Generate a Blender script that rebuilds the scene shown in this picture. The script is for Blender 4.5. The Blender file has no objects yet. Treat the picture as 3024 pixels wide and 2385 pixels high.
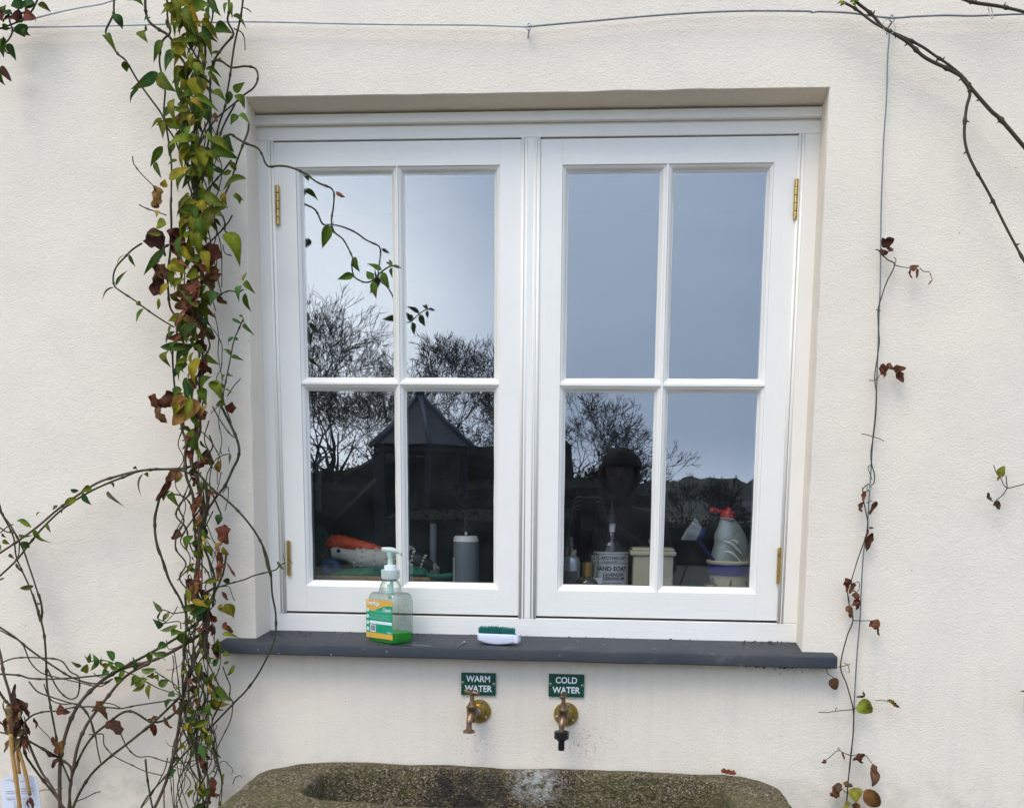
import bpy, math, random
from mathutils import Vector, Matrix, noise
random.seed(7)
R = math.radians
# ------------------------------------------------------------------ camera, world, sun, exposure
F, CX, CY = 3030.0, 1512.0, 1873.0
CAM = Vector((0.14151, -2.31051, 0.31778))
AX = Vector((0.99714924, 0.07446104, 0.01220441))      # right
AY = Vector((0.02151325, -0.12552734, -0.99185688))    # down
AZ = Vector((-0.07232271, 0.98929189, -0.12677140))    # forward
sc = bpy.context.scene
cd = bpy.data.cameras.new("camera"); cam = bpy.data.objects.new("camera", cd)
sc.collection.objects.link(cam); sc.camera = cam
cam.matrix_world = Matrix(((AX.x, -AY.x, -AZ.x, CAM.x), (AX.y, -AY.y, -AZ.y, CAM.y), (AX.z, -AY.z, -AZ.z, CAM.z), (0, 0, 0, 1)))
cd.sensor_width = 36; cd.sensor_fit = 'HORIZONTAL'; cd.lens = F / 3024 * 36
cd.shift_y = (CY - 1192.5) / 3024; cd.clip_start = 0.02; cd.clip_end = 3000
sc.view_settings.view_transform = 'Standard'; sc.view_settings.look = 'None'
sc.view_settings.exposure = 0.05; sc.view_settings.gamma = 1.0; sc.view_settings.use_curve_mapping = False
sc.cycles.use_denoising = True
sc.cycles.max_bounces = 10; sc.cycles.transparent_max_bounces = 16
sc.cycles.sample_clamp_indirect = 6
sc.render.image_settings.color_mode = 'RGB'

W = bpy.data.worlds.new("World"); sc.world = W; W.use_nodes = True
wn, wl = W.node_tree.nodes, W.node_tree.links
wn.clear()
def wnode(t, **k):
    n = wn.new(t)
    for a, b in k.items(): setattr(n, a, b)
    return n
out = wnode('ShaderNodeOutputWorld'); bg = wnode('ShaderNodeBackground')
sky = wnode('ShaderNodeTexSky', sky_type='NISHITA', sun_disc=False)
sky.sun_elevation = R(53); sky.sun_rotation = R(205); sky.air_density = 1.2; sky.dust_density = 3
tc = wnode('ShaderNodeTexCoord')
def wmath(op, a, b=None, c=None, clamp=False):
    n = wnode('ShaderNodeMath', operation=op, use_clamp=clamp)
    for i, v in enumerate((a, b, c)):
        if v is None: continue
        if isinstance(v, (int, float)): n.inputs[i].default_value = v
        else: wl.new(v, n.inputs[i])
    return n.outputs[0]
def wblob(d, lo, hi):            # soft cloud bank round a direction
    n = wnode('ShaderNodeVectorMath', operation='DOT_PRODUCT'); wl.new(warp, n.inputs[0]); n.inputs[1].default_value = Vector(d).normalized()
    m = wnode('ShaderNodeMapRange', interpolation_type='SMOOTHSTEP'); wl.new(n.outputs['Value'], m.inputs[0])
    m.inputs[1].default_value = lo; m.inputs[2].default_value = hi
    return m.outputs[0]
nz = wnode('ShaderNodeTexNoise'); nz.inputs['Scale'].default_value = 2.2; nz.inputs['Detail'].default_value = 3; nz.inputs['Roughness'].default_value = .5
mp = wnode('ShaderNodeMapping'); mp.inputs['Scale'].default_value = (1, 1, 2.6); wl.new(tc.outputs['Generated'], mp.inputs[0]); wl.new(mp.outputs[0], nz.inputs['Vector'])
nsub = wnode('ShaderNodeVectorMath', operation='SUBTRACT'); wl.new(nz.outputs['Color'], nsub.inputs[0]); nsub.inputs[1].default_value = (.5, .5, .5)
nmul = wnode('ShaderNodeVectorMath', operation='SCALE'); wl.new(nsub.outputs[0], nmul.inputs[0]); nmul.inputs['Scale'].default_value = .06
nadd = wnode('ShaderNodeVectorMath', operation='ADD'); wl.new(tc.outputs['Generated'], nadd.inputs[0]); wl.new(nmul.outputs[0], nadd.inputs[1])
warp = nadd.outputs[0]
sep = wnode('ShaderNodeSeparateXYZ'); wl.new(tc.outputs['Generated'], sep.inputs[0])
bright = wblob((-.46, -1, .15), .925, .998)            # thin bright cloud low in the south-west
high = wblob((-.3, -.2, 1), .0, 1.0)                    # light overcast overhead
horizon = wnode('ShaderNodeMapRange', interpolation_type='SMOOTHSTEP'); wl.new(sep.outputs['Z'], horizon.inputs[0])
horizon.inputs[1].default_value = .075; horizon.inputs[2].default_value = .0
cn = wmath('MULTIPLY_ADD', nz.outputs['Fac'], .5, -.25)
lum = wmath('ADD', wmath('ADD', wmath('MULTIPLY', bright, 1.5), wmath('MULTIPLY', wblob((-.02, -1, .17), .95, .996), .30)), wmath('ADD', wmath('MULTIPLY', high, .80), wmath('MULTIPLY', horizon.outputs[0], .75)))
lum = wmath('ADD', wmath('ADD', lum, 1.06), cn)
grey = wnode('ShaderNodeMix', data_type='RGBA'); wl.new(wmath('MULTIPLY', lum, .34, clamp=True), grey.inputs[0])
grey.inputs[6].default_value = (.40, .66, 1.14, 1); grey.inputs[7].default_value = (.86, .95, 1.07, 1)
cl = wnode('ShaderNodeVectorMath', operation='SCALE'); wl.new(grey.outputs[2], cl.inputs[0]); wl.new(lum, cl.inputs['Scale'])
cl2 = wnode('ShaderNodeVectorMath', operation='SCALE'); wl.new(cl.outputs[0], cl2.inputs[0]); cl2.inputs['Scale'].default_value = 10.0
mx = wnode('ShaderNodeMix', data_type='RGBA'); mx.inputs[0].default_value = .93
wl.new(sky.outputs[0], mx.inputs[6]); wl.new(cl2.outputs[0], mx.inputs[7])
wl.new(mx.outputs[2], bg.inputs[0]); bg.inputs[1].default_value = 0.10
wl.new(bg.outputs[0], out.inputs[0])

sd = bpy.data.lights.new("sun", 'SUN'); sun = bpy.data.objects.new("sun", sd); sc.collection.objects.link(sun)
sd.energy = 1.72; sd.angle = R(30); sd.color = (1, .91, .80)
sun.rotation_euler = Vector((.30, .58, -1.0)).to_track_quat('-Z', 'Y').to_euler()

# ------------------------------------------------------------------ helpers
def at(px, py, Y):
    """the point of the plane y=Y seen at a place of the photograph"""
    d = AX * ((px - CX) / F) + AY * ((py - CY) / F) + AZ
    return CAM + d * ((Y - CAM.y) / d.y)
def mpp(Y): return (Y - CAM.y) / F * 1.01          # metres per photo pixel at depth Y
def virt(px, py, D, yg=.118):
    """the real place of what the glass shows at (px,py), D metres behind the glass"""
    p = at(px, py, yg + D); return Vector((p.x, 2 * yg - p.y, p.z))

class MB:
    def __init__(s): s.v = []; s.f = []; s.c = []; s.mi = []; s.m = 0
    def add(s, vs, fs, col=None):
        o = len(s.v); s.v += [tuple(v) for v in vs]
        s.f += [tuple(i + o for i in f) for f in fs]; s.mi += [s.m] * len(fs)
        s.c += [col or (1, 1, 1)] * len(vs)
        return o
    def box(s, x0, x1, y0, y1, z0, z1, col=None):
        vs = [(x, y, z) for x in (x0, x1) for y in (y0, y1) for z in (z0, z1)]
        s.add(vs, [(0, 1, 3, 2), (4, 6, 7, 5), (0, 4, 5, 1), (2, 3, 7, 6), (0, 2, 6, 4), (1, 5, 7, 3)], col)
    def tube(s, pts, r, n=6, col=None, cap=True):
        pts = [Vector(p) for p in pts]
        if len(pts) < 2: return
        rs = r if isinstance(r, (list, tuple)) else [r] * len(pts)
        t = (pts[1] - pts[0]).normalized()
        u = t.orthogonal().normalized(); vs = []; fs = []
        for i, p in enumerate(pts):
            a = pts[max(i - 1, 0)]; b = pts[min(i + 1, len(pts) - 1)]
            t = (b - a)
            if t.length < 1e-9: t = Vector((0, 0, 1))
            t.normalize(); u = (u - t * u.dot(t))
            if u.length < 1e-6: u = t.orthogonal()
            u.normalize(); w = t.cross(u)
            for k in range(n):
                a2 = 2 * math.pi * k / n
                vs.append(p + (u * math.cos(a2) + w * math.sin(a2)) * rs[i])
        for i in range(len(pts) - 1):
            for k in range(n):
                k2 = (k + 1) % n
                fs.append((i * n + k, i * n + k2, (i + 1) * n + k2, (i + 1) * n + k))
        if cap and n > 2:
            fs.append(tuple(range(n - 1, -1, -1))); fs.append(tuple((len(pts) - 1) * n + k for k in range(n)))
        s.add(vs, fs, col)
    def lathe(s, prof, c=(0, 0, 0), n=28, ax=Vector((0, 0, 1)), col=None):
        """prof: (distance along axis, radius)"""
        ax = Vector(ax).normalized(); u = ax.orthogonal().normalized(); w = ax.cross(u); c = Vector(c); vs = []; fs = []
        for h, r in prof:
            for k in range(n):
                a = 2 * math.pi * k / n
                vs.append(c + ax * h + (u * math.cos(a) + w * math.sin(a)) * max(r, 1e-5))
        for i in range(len(prof) - 1):
            for k in range(n):
                k2 = (k + 1) % n; fs.append((i * n + k, i * n + k2, (i + 1) * n + k2, (i + 1) * n + k))
        fs.append(tuple(range(n - 1, -1, -1))); fs.append(tuple((len(prof) - 1) * n + k for k in range(n)))
        s.add(vs, fs, col)
    def loft(s, secs, n=40, col=None, cap=True):
        """secs: list of functions/rings of equal length"""
        vs = [p for r in secs for p in r]; m = len(secs[0]); fs = []
        for i in range(len(secs) - 1):
            for k in range(m):
                k2 = (k + 1) % m; fs.append((i * m + k, i * m + k2, (i + 1) * m + k2, (i + 1) * m + k))
        if cap: fs.append(tuple(range(m - 1, -1, -1))); fs.append(tuple((len(secs) - 1) * m + k for k in range(m)))
        s.add(vs, fs, col)
    def ball(s, c, r, n=8, col=None, sc3=(1, 1, 1)):
        c = Vector(c); vs = []; fs = []
        for i in range(n + 1):
            th = math.pi * i / n
            for k in range(n * 2):
                a = math.pi * k / n
                vs.append(c + Vector((math.sin(th) * math.cos(a) * sc3[0], math.sin(th) * math.sin(a) * sc3[1], math.cos(th) * sc3[2])) * r)
        m = 2 * n
        for i in range(n):
            for k in range(m):
                k2 = (k + 1) % m; fs.append((i * m + k, (i + 1) * m + k, (i + 1) * m + k2, i * m + k2))
        s.add(vs, fs, col)
    def build(s, name, mat, parent=None, smooth=False, bevel=0, bseg=2, warp=None, world=True, auto=None):
        me = bpy.data.meshes.new(name)
        vs = [warp(Vector(v)) for v in s.v] if warp else s.v
        me.from_pydata([tuple(v) for v in vs], [], s.f)
        mats = mat if isinstance(mat, (list, tuple)) else [mat]
        for m in mats: me.materials.append(m)
        if len(mats) > 1: me.polygons.foreach_set('material_index', s.mi)
        if any(c != (1, 1, 1) for c in s.c):
            ca = me.color_attributes.new('tint', 'FLOAT_COLOR', 'POINT')
            ca.data.foreach_set('color', [x for c in s.c for x in (c[0], c[1], c[2], 1)])
        if smooth: me.polygons.foreach_set('use_smooth', [True] * len(me.polygons))
        me.validate(); me.update()
        o = bpy.data.objects.new(name, me); sc.collection.objects.link(o)
        if parent is not None:
            o.parent = parent
            if world: o.matrix_parent_inverse = parent.matrix_basis.inverted()
        if bevel:
            b = o.modifiers.new('bevel', 'BEVEL'); b.width = bevel; b.segments = bseg; b.limit_method = 'ANGLE'; b.angle_limit = R(35)
            if smooth: b.harden_normals = False
        if auto is not None:
            me.polygons.foreach_set('use_smooth', [True] * len(me.polygons))
            es = o.modifiers.new('split', 'EDGE_SPLIT'); es.split_angle = R(auto)
        return o
def tag(o, label=None, cat=None, group=None, kind=None):
    if label: o['label'] = label
    if cat: o['category'] = cat
    if group: o['group'] = group
    if kind: o['kind'] = kind
    return o
def thing(name, loc, label, cat, group=None, rotz=0):
    o = bpy.data.objects.new(name, None); sc.collection.objects.link(o); o.location = loc; o.rotation_euler = (0, 0, rotz)
    o.empty_display_size = .05
    return tag(o, label, cat, group)
def spline(pts, k=6):
    """Catmull-Rom through the points"""
    P = [Vector(p) for p in pts]
    if len(P) < 3: return P
    P = [P[0] * 2 - P[1]] + P + [P[-1] * 2 - P[-2]]; o = []
    for i in range(1, len(P) - 2):
        a, b, c, d = P[i - 1:i + 3]
        for j in range(k):
            t = j / k
            o.append(.5 * ((2 * b) + (c - a) * t + (2 * a - 5 * b + 4 * c - d) * t * t + (3 * b - a - 3 * c + d) * t ** 3))
    o.append(P[-2]); return o

# materials
def M(name, col, rough=.5, metal=0, var=.0, vscale=20, bump=0, bscale=60, spec=.5, col2=None, attr=False, detail=4, coat=0, aniso=None, trans=0):
    m = bpy.data.materials.new(name); m.use_nodes = True
    n, l = m.node_tree.nodes, m.node_tree.links; p = n['Principled BSDF']
    p.inputs['Roughness'].default_value = rough; p.inputs['Metallic'].default_value = metal
    p.inputs['Specular IOR Level'].default_value = spec; p.inputs['Coat Weight'].default_value = coat
    p.inputs['Base Color'].default_value = (*col, 1)
    t = n.new('ShaderNodeTexCoord'); src = t.outputs['Object']
    if aniso:
        mp = n.new('ShaderNodeMapping'); mp.inputs['Scale'].default_value = aniso; l.new(src, mp.inputs[0]); src = mp.outputs[0]
    cur = None
    if var or col2:
        nz = n.new('ShaderNodeTexNoise'); nz.inputs['Scale'].default_value = vscale; nz.inputs['Detail'].default_value = detail; l.new(src, nz.inputs['Vector'])
        mr = n.new('ShaderNodeMapRange'); mr.inputs[1].default_value = .32; mr.inputs[2].default_value = .68; l.new(nz.outputs['Fac'], mr.inputs[0])
        mx = n.new('ShaderNodeMix'); mx.data_type = 'RGBA'; l.new(mr.outputs[0], mx.inputs[0])
        c2 = col2 or tuple(c * (1 - var) for c in col)
        mx.inputs[6].default_value = (*col, 1); mx.inputs[7].default_value = (*c2, 1); cur = mx.outputs[2]
    if attr:
        a = n.new('ShaderNodeAttribute'); a.attribute_name = 'tint'
        if cur:
            mm = n.new('ShaderNodeMix'); mm.data_type = 'RGBA'; mm.blend_type = 'MULTIPLY'; mm.inputs[0].default_value = 1
            l.new(cur, mm.inputs[6]); l.new(a.outputs['Color'], mm.inputs[7]); cur = mm.outputs[2]
        else: cur = a.outputs['Color']
    if cur: l.new(cur, p.inputs['Base Color'])
    if bump:
        nb = n.new('ShaderNodeTexNoise'); nb.inputs['Scale'].default_value = bscale; nb.inputs['Detail'].default_value = 5; l.new(src, nb.inputs['Vector'])
        b = n.new('ShaderNodeBump'); b.inputs['Strength'].default_value = 1; b.inputs['Distance'].default_value = bump
        l.new(nb.outputs['Fac'], b.inputs['Height']); l.new(b.outputs[0], p.inputs['Normal'])
    if trans:
        tr = n.new('ShaderNodeBsdfTranslucent'); ms = n.new('ShaderNodeMixShader'); ms.inputs[0].default_value = trans
        if cur: l.new(cur, tr.inputs[0])
        else: tr.inputs[0].default_value = (*col, 1)
        l.new(p.outputs[0], ms.inputs[1]); l.new(tr.outputs[0], ms.inputs[2]); l.new(ms.outputs[0], n['Material Output'].inputs[0])
    return m
def sheet_glass(name, fac, tint=(1, 1, 1), rough=0.0, wave=0):
    m = bpy.data.materials.new(name); m.use_nodes = True; n, l = m.node_tree.nodes, m.node_tree.links; n.clear()
    o = n.new('ShaderNodeOutputMaterial'); t = n.new('ShaderNodeBsdfTransparent'); g = n.new('ShaderNodeBsdfGlossy'); ms = n.new('ShaderNodeMixShader')
    t.inputs[0].default_value = (*tint, 1); g.inputs['Roughness'].default_value = rough; ms.inputs[0].default_value = fac
    if isinstance(fac, float) and wave:
        tcn = n.new('ShaderNodeTexCoord'); nb = n.new('ShaderNodeTexNoise'); nb.inputs['Scale'].default_value = 7; l.new(tcn.outputs['Object'], nb.inputs['Vector'])
        b = n.new('ShaderNodeBump'); b.inputs['Distance'].default_value = wave; b.inputs['Strength'].default_value = 1
        l.new(nb.outputs['Fac'], b.inputs['Height']); l.new(b.outputs[0], g.inputs['Normal'])
    l.new(t.outputs[0], ms.inputs[1]); l.new(g.outputs[0], ms.inputs[2]); l.new(ms.outputs[0], o.inputs[0]); return m

# ------------------------------------------------------------------ house wall
def wall_material():
    m = bpy.data.materials.new('cream render'); m.use_nodes = True; n, l = m.node_tree.nodes, m.node_tree.links; p = n['Principled BSDF']
    p.inputs['Roughness'].default_value = .92; p.inputs['Specular IOR Level'].default_value = .15
    t = n.new('ShaderNodeTexCoord'); O = t.outputs['Object']
    def noi(scale, det=4, rough=.5, vec=O):
        x = n.new('ShaderNodeTexNoise'); x.inputs['Scale'].default_value = scale; x.inputs['Detail'].default_value = det; x.inputs['Roughness'].default_value = rough; l.new(vec, x.inputs['Vector']); return x.outputs['Fac']
    def rng(v, a, b, c=0, d=1):
        x = n.new('ShaderNodeMapRange'); l.new(v, x.inputs[0]); x.inputs[1].default_value = a; x.inputs[2].default_value = b; x.inputs[3].default_value = c; x.inputs[4].default_value = d; return x.outputs[0]
    def mth(op, a, b):
        x = n.new('ShaderNodeMath'); x.operation = op
        for i, v in enumerate((a, b)):
            if isinstance(v, (int, float)): x.inputs[i].default_value = v
            else: l.new(v, x.inputs[i])
        return x.outputs[0]
    def mix(f, a, b):
        x = n.new('ShaderNodeMix'); x.data_type = 'RGBA'
        if isinstance(f, float): x.inputs[0].default_value = f
        else: l.new(f, x.inputs[0])
        for i, v in ((6, a), (7, b)):
            if isinstance(v, tuple): x.inputs[i].default_value = (*v, 1)
            else: l.new(v, x.inputs[i])
        return x.outputs[2]
    base = mix(rng(noi(1.6, 3), .35, .65), (.865, .752, .605), (.835, .730, .60))
    base = mix(rng(noi(9, 5, .6), .45, .75, 0, .35), base, (.73, .645, .54))
    # pits and dark grit
    vo = n.new('ShaderNodeTexVoronoi'); vo.inputs['Scale'].default_value = 75; l.new(O, vo.inputs['Vector'])
    spot = rng(vo.outputs['Distance'], .06, .13, 1, 0)
    few = rng(noi(23, 2), .60, .66)
    sv = n.new('ShaderNodeSeparateColor'); l.new(vo.outputs['Color'], sv.inputs[0])
    rare = mth('GREATER_THAN', sv.outputs[0], .80)
    spots = mth('MULTIPLY', mth('MULTIPLY', spot, rare), few)
    base = mix(mth('MULTIPLY', spots, .8), base, (.17, .13, .09))
    # rusty splash marks under the taps and along the sill ends
    sx = n.new('ShaderNodeSeparateXYZ'); l.new(O, sx.inputs[0])
    def patch(cx, cz, rx, rz):
        a = mth('POWER', mth('DIVIDE', mth('SUBTRACT', sx.outputs[0], cx), rx), 2.0); b = mth('POWER', mth('DIVIDE', mth('SUBTRACT', sx.outputs[2], cz), rz), 2.0)
        return rng(mth('ADD', a, b), 0, 1, 1, 0)
    st = mth('ADD', mth('ADD', patch(-.11, -.235, .07, .05), patch(.155, -.225, .07, .05)), mth('ADD', patch(-.62, -.4, .12, .1), patch(.60, -.045, .07, .02)))
    grit = rng(noi(160, 3, .7), .58, .66)
    base = mix(mth('MULTIPLY', mth('MULTIPLY', st, grit), .85), base, (.33, .22, .13))
    sm = n.new('ShaderNodeMapping'); sm.inputs['Scale'].default_value = (34, 1, 2.2); l.new(O, sm.inputs[0])
    runs = rng(noi(1, 4, .6, sm.outputs[0]), .50, .72)
    band = mth('MULTIPLY', rng(sx.outputs[2], -.30, -.03, .35, 1), rng(sx.outputs[2], -.028, -.030, 0, 1))
    base = mix(mth('MULTIPLY', mth('MULTIPLY', runs, band), .18), base, (.52, .46, .38))
    low = mth('MULTIPLY', rng(sx.outputs[2], -.36, -.24, 1, 0), rng(noi(18, 5, .7), .45, .65))
    base = mix(mth('MULTIPLY', low, .35), base, (.40, .38, .27))
    l.new(base, p.inputs['Base Color'])
    vs = n.new('ShaderNodeMapping'); vs.inputs['Scale'].default_value = (1, 1, 1.15); l.new(O, vs.inputs[0])
    h = mth('ADD', mth('MULTIPLY', rng(noi(210, 4, .65, vs.outputs[0]), .35, .7), .55), mth('MULTIPLY', noi(480, 3, .6), .4))
    h = mth('ADD', h, mth('MULTIPLY', noi(34, 3), .8)); h = mth('SUBTRACT', h, mth('MULTIPLY', spots, .8))
    b = n.new('ShaderNodeBump'); b.inputs['Strength'].default_value = 1; b.inputs['Distance'].default_value = .0011
    l.new(h, b.inputs['Height']); l.new(b.outputs[0], p.inputs['Normal'])
    return m
m_wall = wall_material()
GZ = -1.15
OX, OT = .625, 1.187
def wy(x, z):                    # gentle unevenness of the plaster face
    d = min(abs(x), 1)
    return noise.noise(Vector((x * 2.2, 3.1, z * 2.2))) * .004 + noise.noise(Vector((x * 9, 7.7, z * 9))) * .0012
def lin(a, b, s):
    k = max(1, round((b - a) / s)); return [a + (b - a) * i / k for i in range(k + 1)]
xs = lin(-3.4, -1.5, .1)[:-1] + lin(-1.5, -OX, .03)[:-1] + lin(-OX, OX, .03)[:-1] + lin(OX, 1.5, .03)[:-1] + lin(1.5, 3.4, .1)
zs = lin(GZ - .05, -.6, .1)[:-1] + lin(-.6, -.02, .03)[:-1] + lin(-.02, OT, .03)[:-1] + lin(OT, 1.6, .03)[:-1] + lin(1.6, 3.0, .1)
w = MB(); idx = {}
def jit(x, z):
    if abs(abs(x) - OX) < 1e-6 and -.03 < z < OT + .001: x += noise.noise(Vector((z * 14, x * 5, 1))) * .0022
    if abs(z - OT) < 1e-6 and abs(x) < OX + .001: z += noise.noise(Vector((x * 13, 2, 5))) * .0016
    return x, z
for i, x in enumerate(xs):
    for j, z in enumerate(zs):
        X, Z = jit(x, z); idx[i, j] = len(w.v); w.v.append((X, wy(X, Z), Z)); w.c.append((1, 1, 1))
inside = lambda x, z: abs(x) < OX - 1e-6 and -.02 < z < OT - 1e-6
for i in range(len(xs) - 1):
    for j in range(len(zs) - 1):
        if inside((xs[i] + xs[i + 1]) / 2, (zs[j] + zs[j + 1]) / 2): continue
        w.f.append((idx[i, j], idx[i + 1, j], idx[i + 1, j + 1], idx[i, j + 1])); w.mi.append(0)
# reveals, with a softened arris
def reveal(pts, nrm, inner):
    """pts along the edge, nrm into the opening, inner(p) -> point at the frame"""
    rows = []
    for p in pts:
        X, Z = jit(p[0], p[1]); y = wy(X, Z); q = inner(X, Z)
        rows.append([(X, y, Z), (X + nrm[0] * .0016, y + .0012, Z + nrm[1] * .0016), (X + nrm[0] * .0024, y + .005, Z + nrm[1] * .0024)]
                    + [(X + nrm[0] * .0024 + (q[0] - X) * t, .005 + (q[1] - .005) * t, Z + nrm[1] * .0024 + (q[2] - Z) * t + noise.noise(Vector((X * 12, t * 2, Z * 12))) * .0012) for t in (.33, .66, 1)])
    o = len(w.v); m = 6
    for r in rows:
        for v in r: w.v.append(v); w.c.append((1, 1, 1))
    for a in range(len(rows) - 1):
        for b in range(m - 1):
            w.f.append((o + a * m + b, o + (a + 1) * m + b, o + (a + 1) * m + b + 1, o + a * m + b + 1)); w.mi.append(0)
zz = [z for z in zs if -.021 <= z <= OT + 1e-6]; xx = [x for x in xs if abs(x) <= OX + 1e-6]
reveal([(-OX, z) for z in zz], (1, 0), lambda X, Z: (-.6125 - .0155 * Z / 1.16, .10, Z))
reveal([(OX, z) for z in zz][::-1], (-1, 0), lambda X, Z: (.625 + .002, .10, Z))
reveal([(x, OT) for x in xx][::-1], (0, -1), lambda X, Z: (X, .10, 1.176))
reveal([(x, -.02) for x in xx], (0, 1), lambda X, Z: (X, .10, -.02))
house = w.build('house_wall', m_wall, smooth=False)
for p_ in house.data.polygons: p_.use_smooth = True
es = house.modifiers.new('split', 'EDGE_SPLIT'); es.split_angle = R(50)
tag(house, 'cream rendered house wall round the white window', 'wall')

# ------------------------------------------------------------------ window
def wwarp(v):                    # the old opening is a little out of square
    s = .015 * min(1, max(0, (.5 - v.x) / 1.1))
    return Vector((v.x + s * (.5 - v.z / 1.15), v.y, v.z))
def paint_mat(name, along):
    m = M(name, (.87, .82, .735), .38, var=.03, vscale=6, spec=.45)
    n, l = m.node_tree.nodes, m.node_tree.links; p = n['Principled BSDF']
    t = n.new('ShaderNodeTexCoord'); mp = n.new('ShaderNodeMapping'); mp.inputs['Scale'].default_value = (10, 60, 330) if along == 'x' else (330, 60, 10)
    nb = n.new('ShaderNodeTexNoise'); nb.inputs['Scale'].default_value = 1; nb.inputs['Detail'].default_value = 4; l.new(t.outputs['Object'], mp.inputs[0]); l.new(mp.outputs[0], nb.inputs['Vector'])
    n2 = n.new('ShaderNodeTexNoise'); n2.inputs['Scale'].default_value = 25; n2.inputs['Detail'].default_value = 4; l.new(t.outputs['Object'], n2.inputs['Vector'])
    ad = n.new('ShaderNodeMath'); ad.operation = 'MULTIPLY_ADD'; l.new(n2.outputs['Fac'], ad.inputs[0]); ad.inputs[1].default_value = 1.6; l.new(nb.outputs['Fac'], ad.inputs[2])
    b = n.new('ShaderNodeBump'); b.inputs['Distance'].default_value = .0005; b.inputs['Strength'].default_value = 1
    l.new(ad.outputs[0], b.inputs['Height']); l.new(b.outputs[0], p.inputs['Normal'])
    # tiny fly specks and knocks
    vo = n.new('ShaderNodeTexVoronoi'); vo.inputs['Scale'].default_value = 34; l.new(t.outputs['Object'], vo.inputs['Vector'])
    s_ = n.new('ShaderNodeSeparateColor'); l.new(vo.outputs['Color'], s_.inputs[0])
    g = n.new('ShaderNodeMath'); g.operation = 'GREATER_THAN'; l.new(s_.outputs[1], g.inputs[0]); g.inputs[1].default_value = .93
    r_ = n.new('ShaderNodeMapRange'); l.new(vo.outputs['Distance'], r_.inputs[0]); r_.inputs[1].default_value = .03; r_.inputs[2].default_value = .055; r_.inputs[3].default_value = 1; r_.inputs[4].default_value = 0
    mu = n.new('ShaderNodeMath'); mu.operation = 'MULTIPLY'; l.new(g.outputs[0], mu.inputs[0]); l.new(r_.outputs[0], mu.inputs[1])
    mx = n.new('ShaderNodeMix'); mx.data_type = 'RGBA'; l.new(mu.outputs[0], mx.inputs[0])
    old = p.inputs['Base Color'].links[0].from_socket; l.new(old, mx.inputs[6]); mx.inputs[7].default_value = (.25, .22, .2, 1); l.new(mx.outputs[2], p.inputs['Base Color'])
    return m
m_px, m_pz = paint_mat('white gloss paint rails', 'x'), paint_mat('white gloss paint stiles', 'z')
m_dark = M('dark gap', (.015, .015, .017), .8, var=.2)
m_brass = M('polished brass', (.62, .42, .14), .28, 1, var=.4, vscale=90, bump=.0002, bscale=300)
def dust_veil(m):  # dust specks, plus a pale film mixed in to lighten the dark panes
    n, l = m.node_tree.nodes, m.node_tree.links; o = [x for x in n if x.type == 'OUTPUT_MATERIAL'][0]; src = o.inputs[0].links[0].from_socket
    d = n.new('ShaderNodeBsdfDiffuse'); d.inputs[0].default_value = (.62, .64, .68, 1); t = n.new('ShaderNodeTexCoord')
    a = n.new('ShaderNodeTexNoise'); a.inputs['Scale'].default_value = 11; a.inputs['Detail'].default_value = 6; l.new(t.outputs['Object'], a.inputs['Vector'])
    q = n.new('ShaderNodeMapRange'); q.inputs[1].default_value = .35; q.inputs[2].default_value = .75; q.inputs[3].default_value = .003; q.inputs[4].default_value = .016; l.new(a.outputs['Fac'], q.inputs[0])
    v = n.new('ShaderNodeTexVoronoi'); v.inputs['Scale'].default_value = 62; l.new(t.outputs['Object'], v.inputs['Vector']); sc_ = n.new('ShaderNodeSeparateColor'); l.new(v.outputs['Color'], sc_.inputs[0])
    g = n.new('ShaderNodeMath'); g.operation = 'GREATER_THAN'; g.inputs[1].default_value = .82; l.new(sc_.outputs[0], g.inputs[0])
    w_ = n.new('ShaderNodeMapRange'); w_.inputs[1].default_value = .05; w_.inputs[2].default_value = .09; w_.inputs[3].default_value = .16; w_.inputs[4].default_value = 0; l.new(v.outputs['Distance'], w_.inputs[0])
    mu = n.new('ShaderNodeMath'); mu.operation = 'MULTIPLY_ADD'; l.new(g.outputs[0], mu.inputs[0]); l.new(w_.outputs[0], mu.inputs[1]); l.new(q.outputs[0], mu.inputs[2])
    ms = n.new('ShaderNodeMixShader'); l.new(mu.outputs[0], ms.inputs[0]); l.new(src, ms.inputs[1]); l.new(d.outputs[0], ms.inputs[2]); l.new(ms.outputs[0], o.inputs[0])
m_edge_glint = M('grey edge reflection', (.30, .31, .32), .45, .3, var=.1)  # colour of the painted reflection along the pane edges
m_pane = sheet_glass('window glass', .20, (.985, .995, .99), 0.0, wave=.00012)
dust_veil(m_pane)
win = thing('casement_window', (0, .08, .01), 'white painted two-sash casement window with eight panes above the slate sill', 'window')
FY = .080                         # frame face
f = MB(); f.m = 0
f.box(-.66, .66, FY, .15, 1.1225, 1.185)            # head
f.box(-.66, .66, FY, .15, -.012, .0510)             # bottom rail
f.m = 1
f.box(-.66, -.5880, FY, .15, .0512, 1.1223); f.box(.5865, .66, FY, .15, .0512, 1.1223)
f.box(-.0150, .0125, FY, .15, .0512, 1.1223)
f.build('window_frame', [m_px, m_pz], win, warp=wwarp, bevel=.0012)
b = MB()
for x0 in (-.5880 + .0042, .5865 - .0042, -.0150 - .0038, .0125 + .0038):   # staff beads either side of each sash
    b.lathe([(0, .0036), (1.071, .0036)], (x0, FY + .0012, .0512), n=12)
for x0 in (-.5880 - .0045, .5865 + .0045):
    b.lathe([(0, .0026), (1.071, .0026)], (x0, FY + .0008, .0512), n=10)
for x0 in (-.0096, .0071):
    b.lathe([(0, .0018), (1.071, .0018)], (x0, FY + .0006, .0512), n=10)
b.build('bead', m_pz, win, smooth=True, warp=wwarp)
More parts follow.
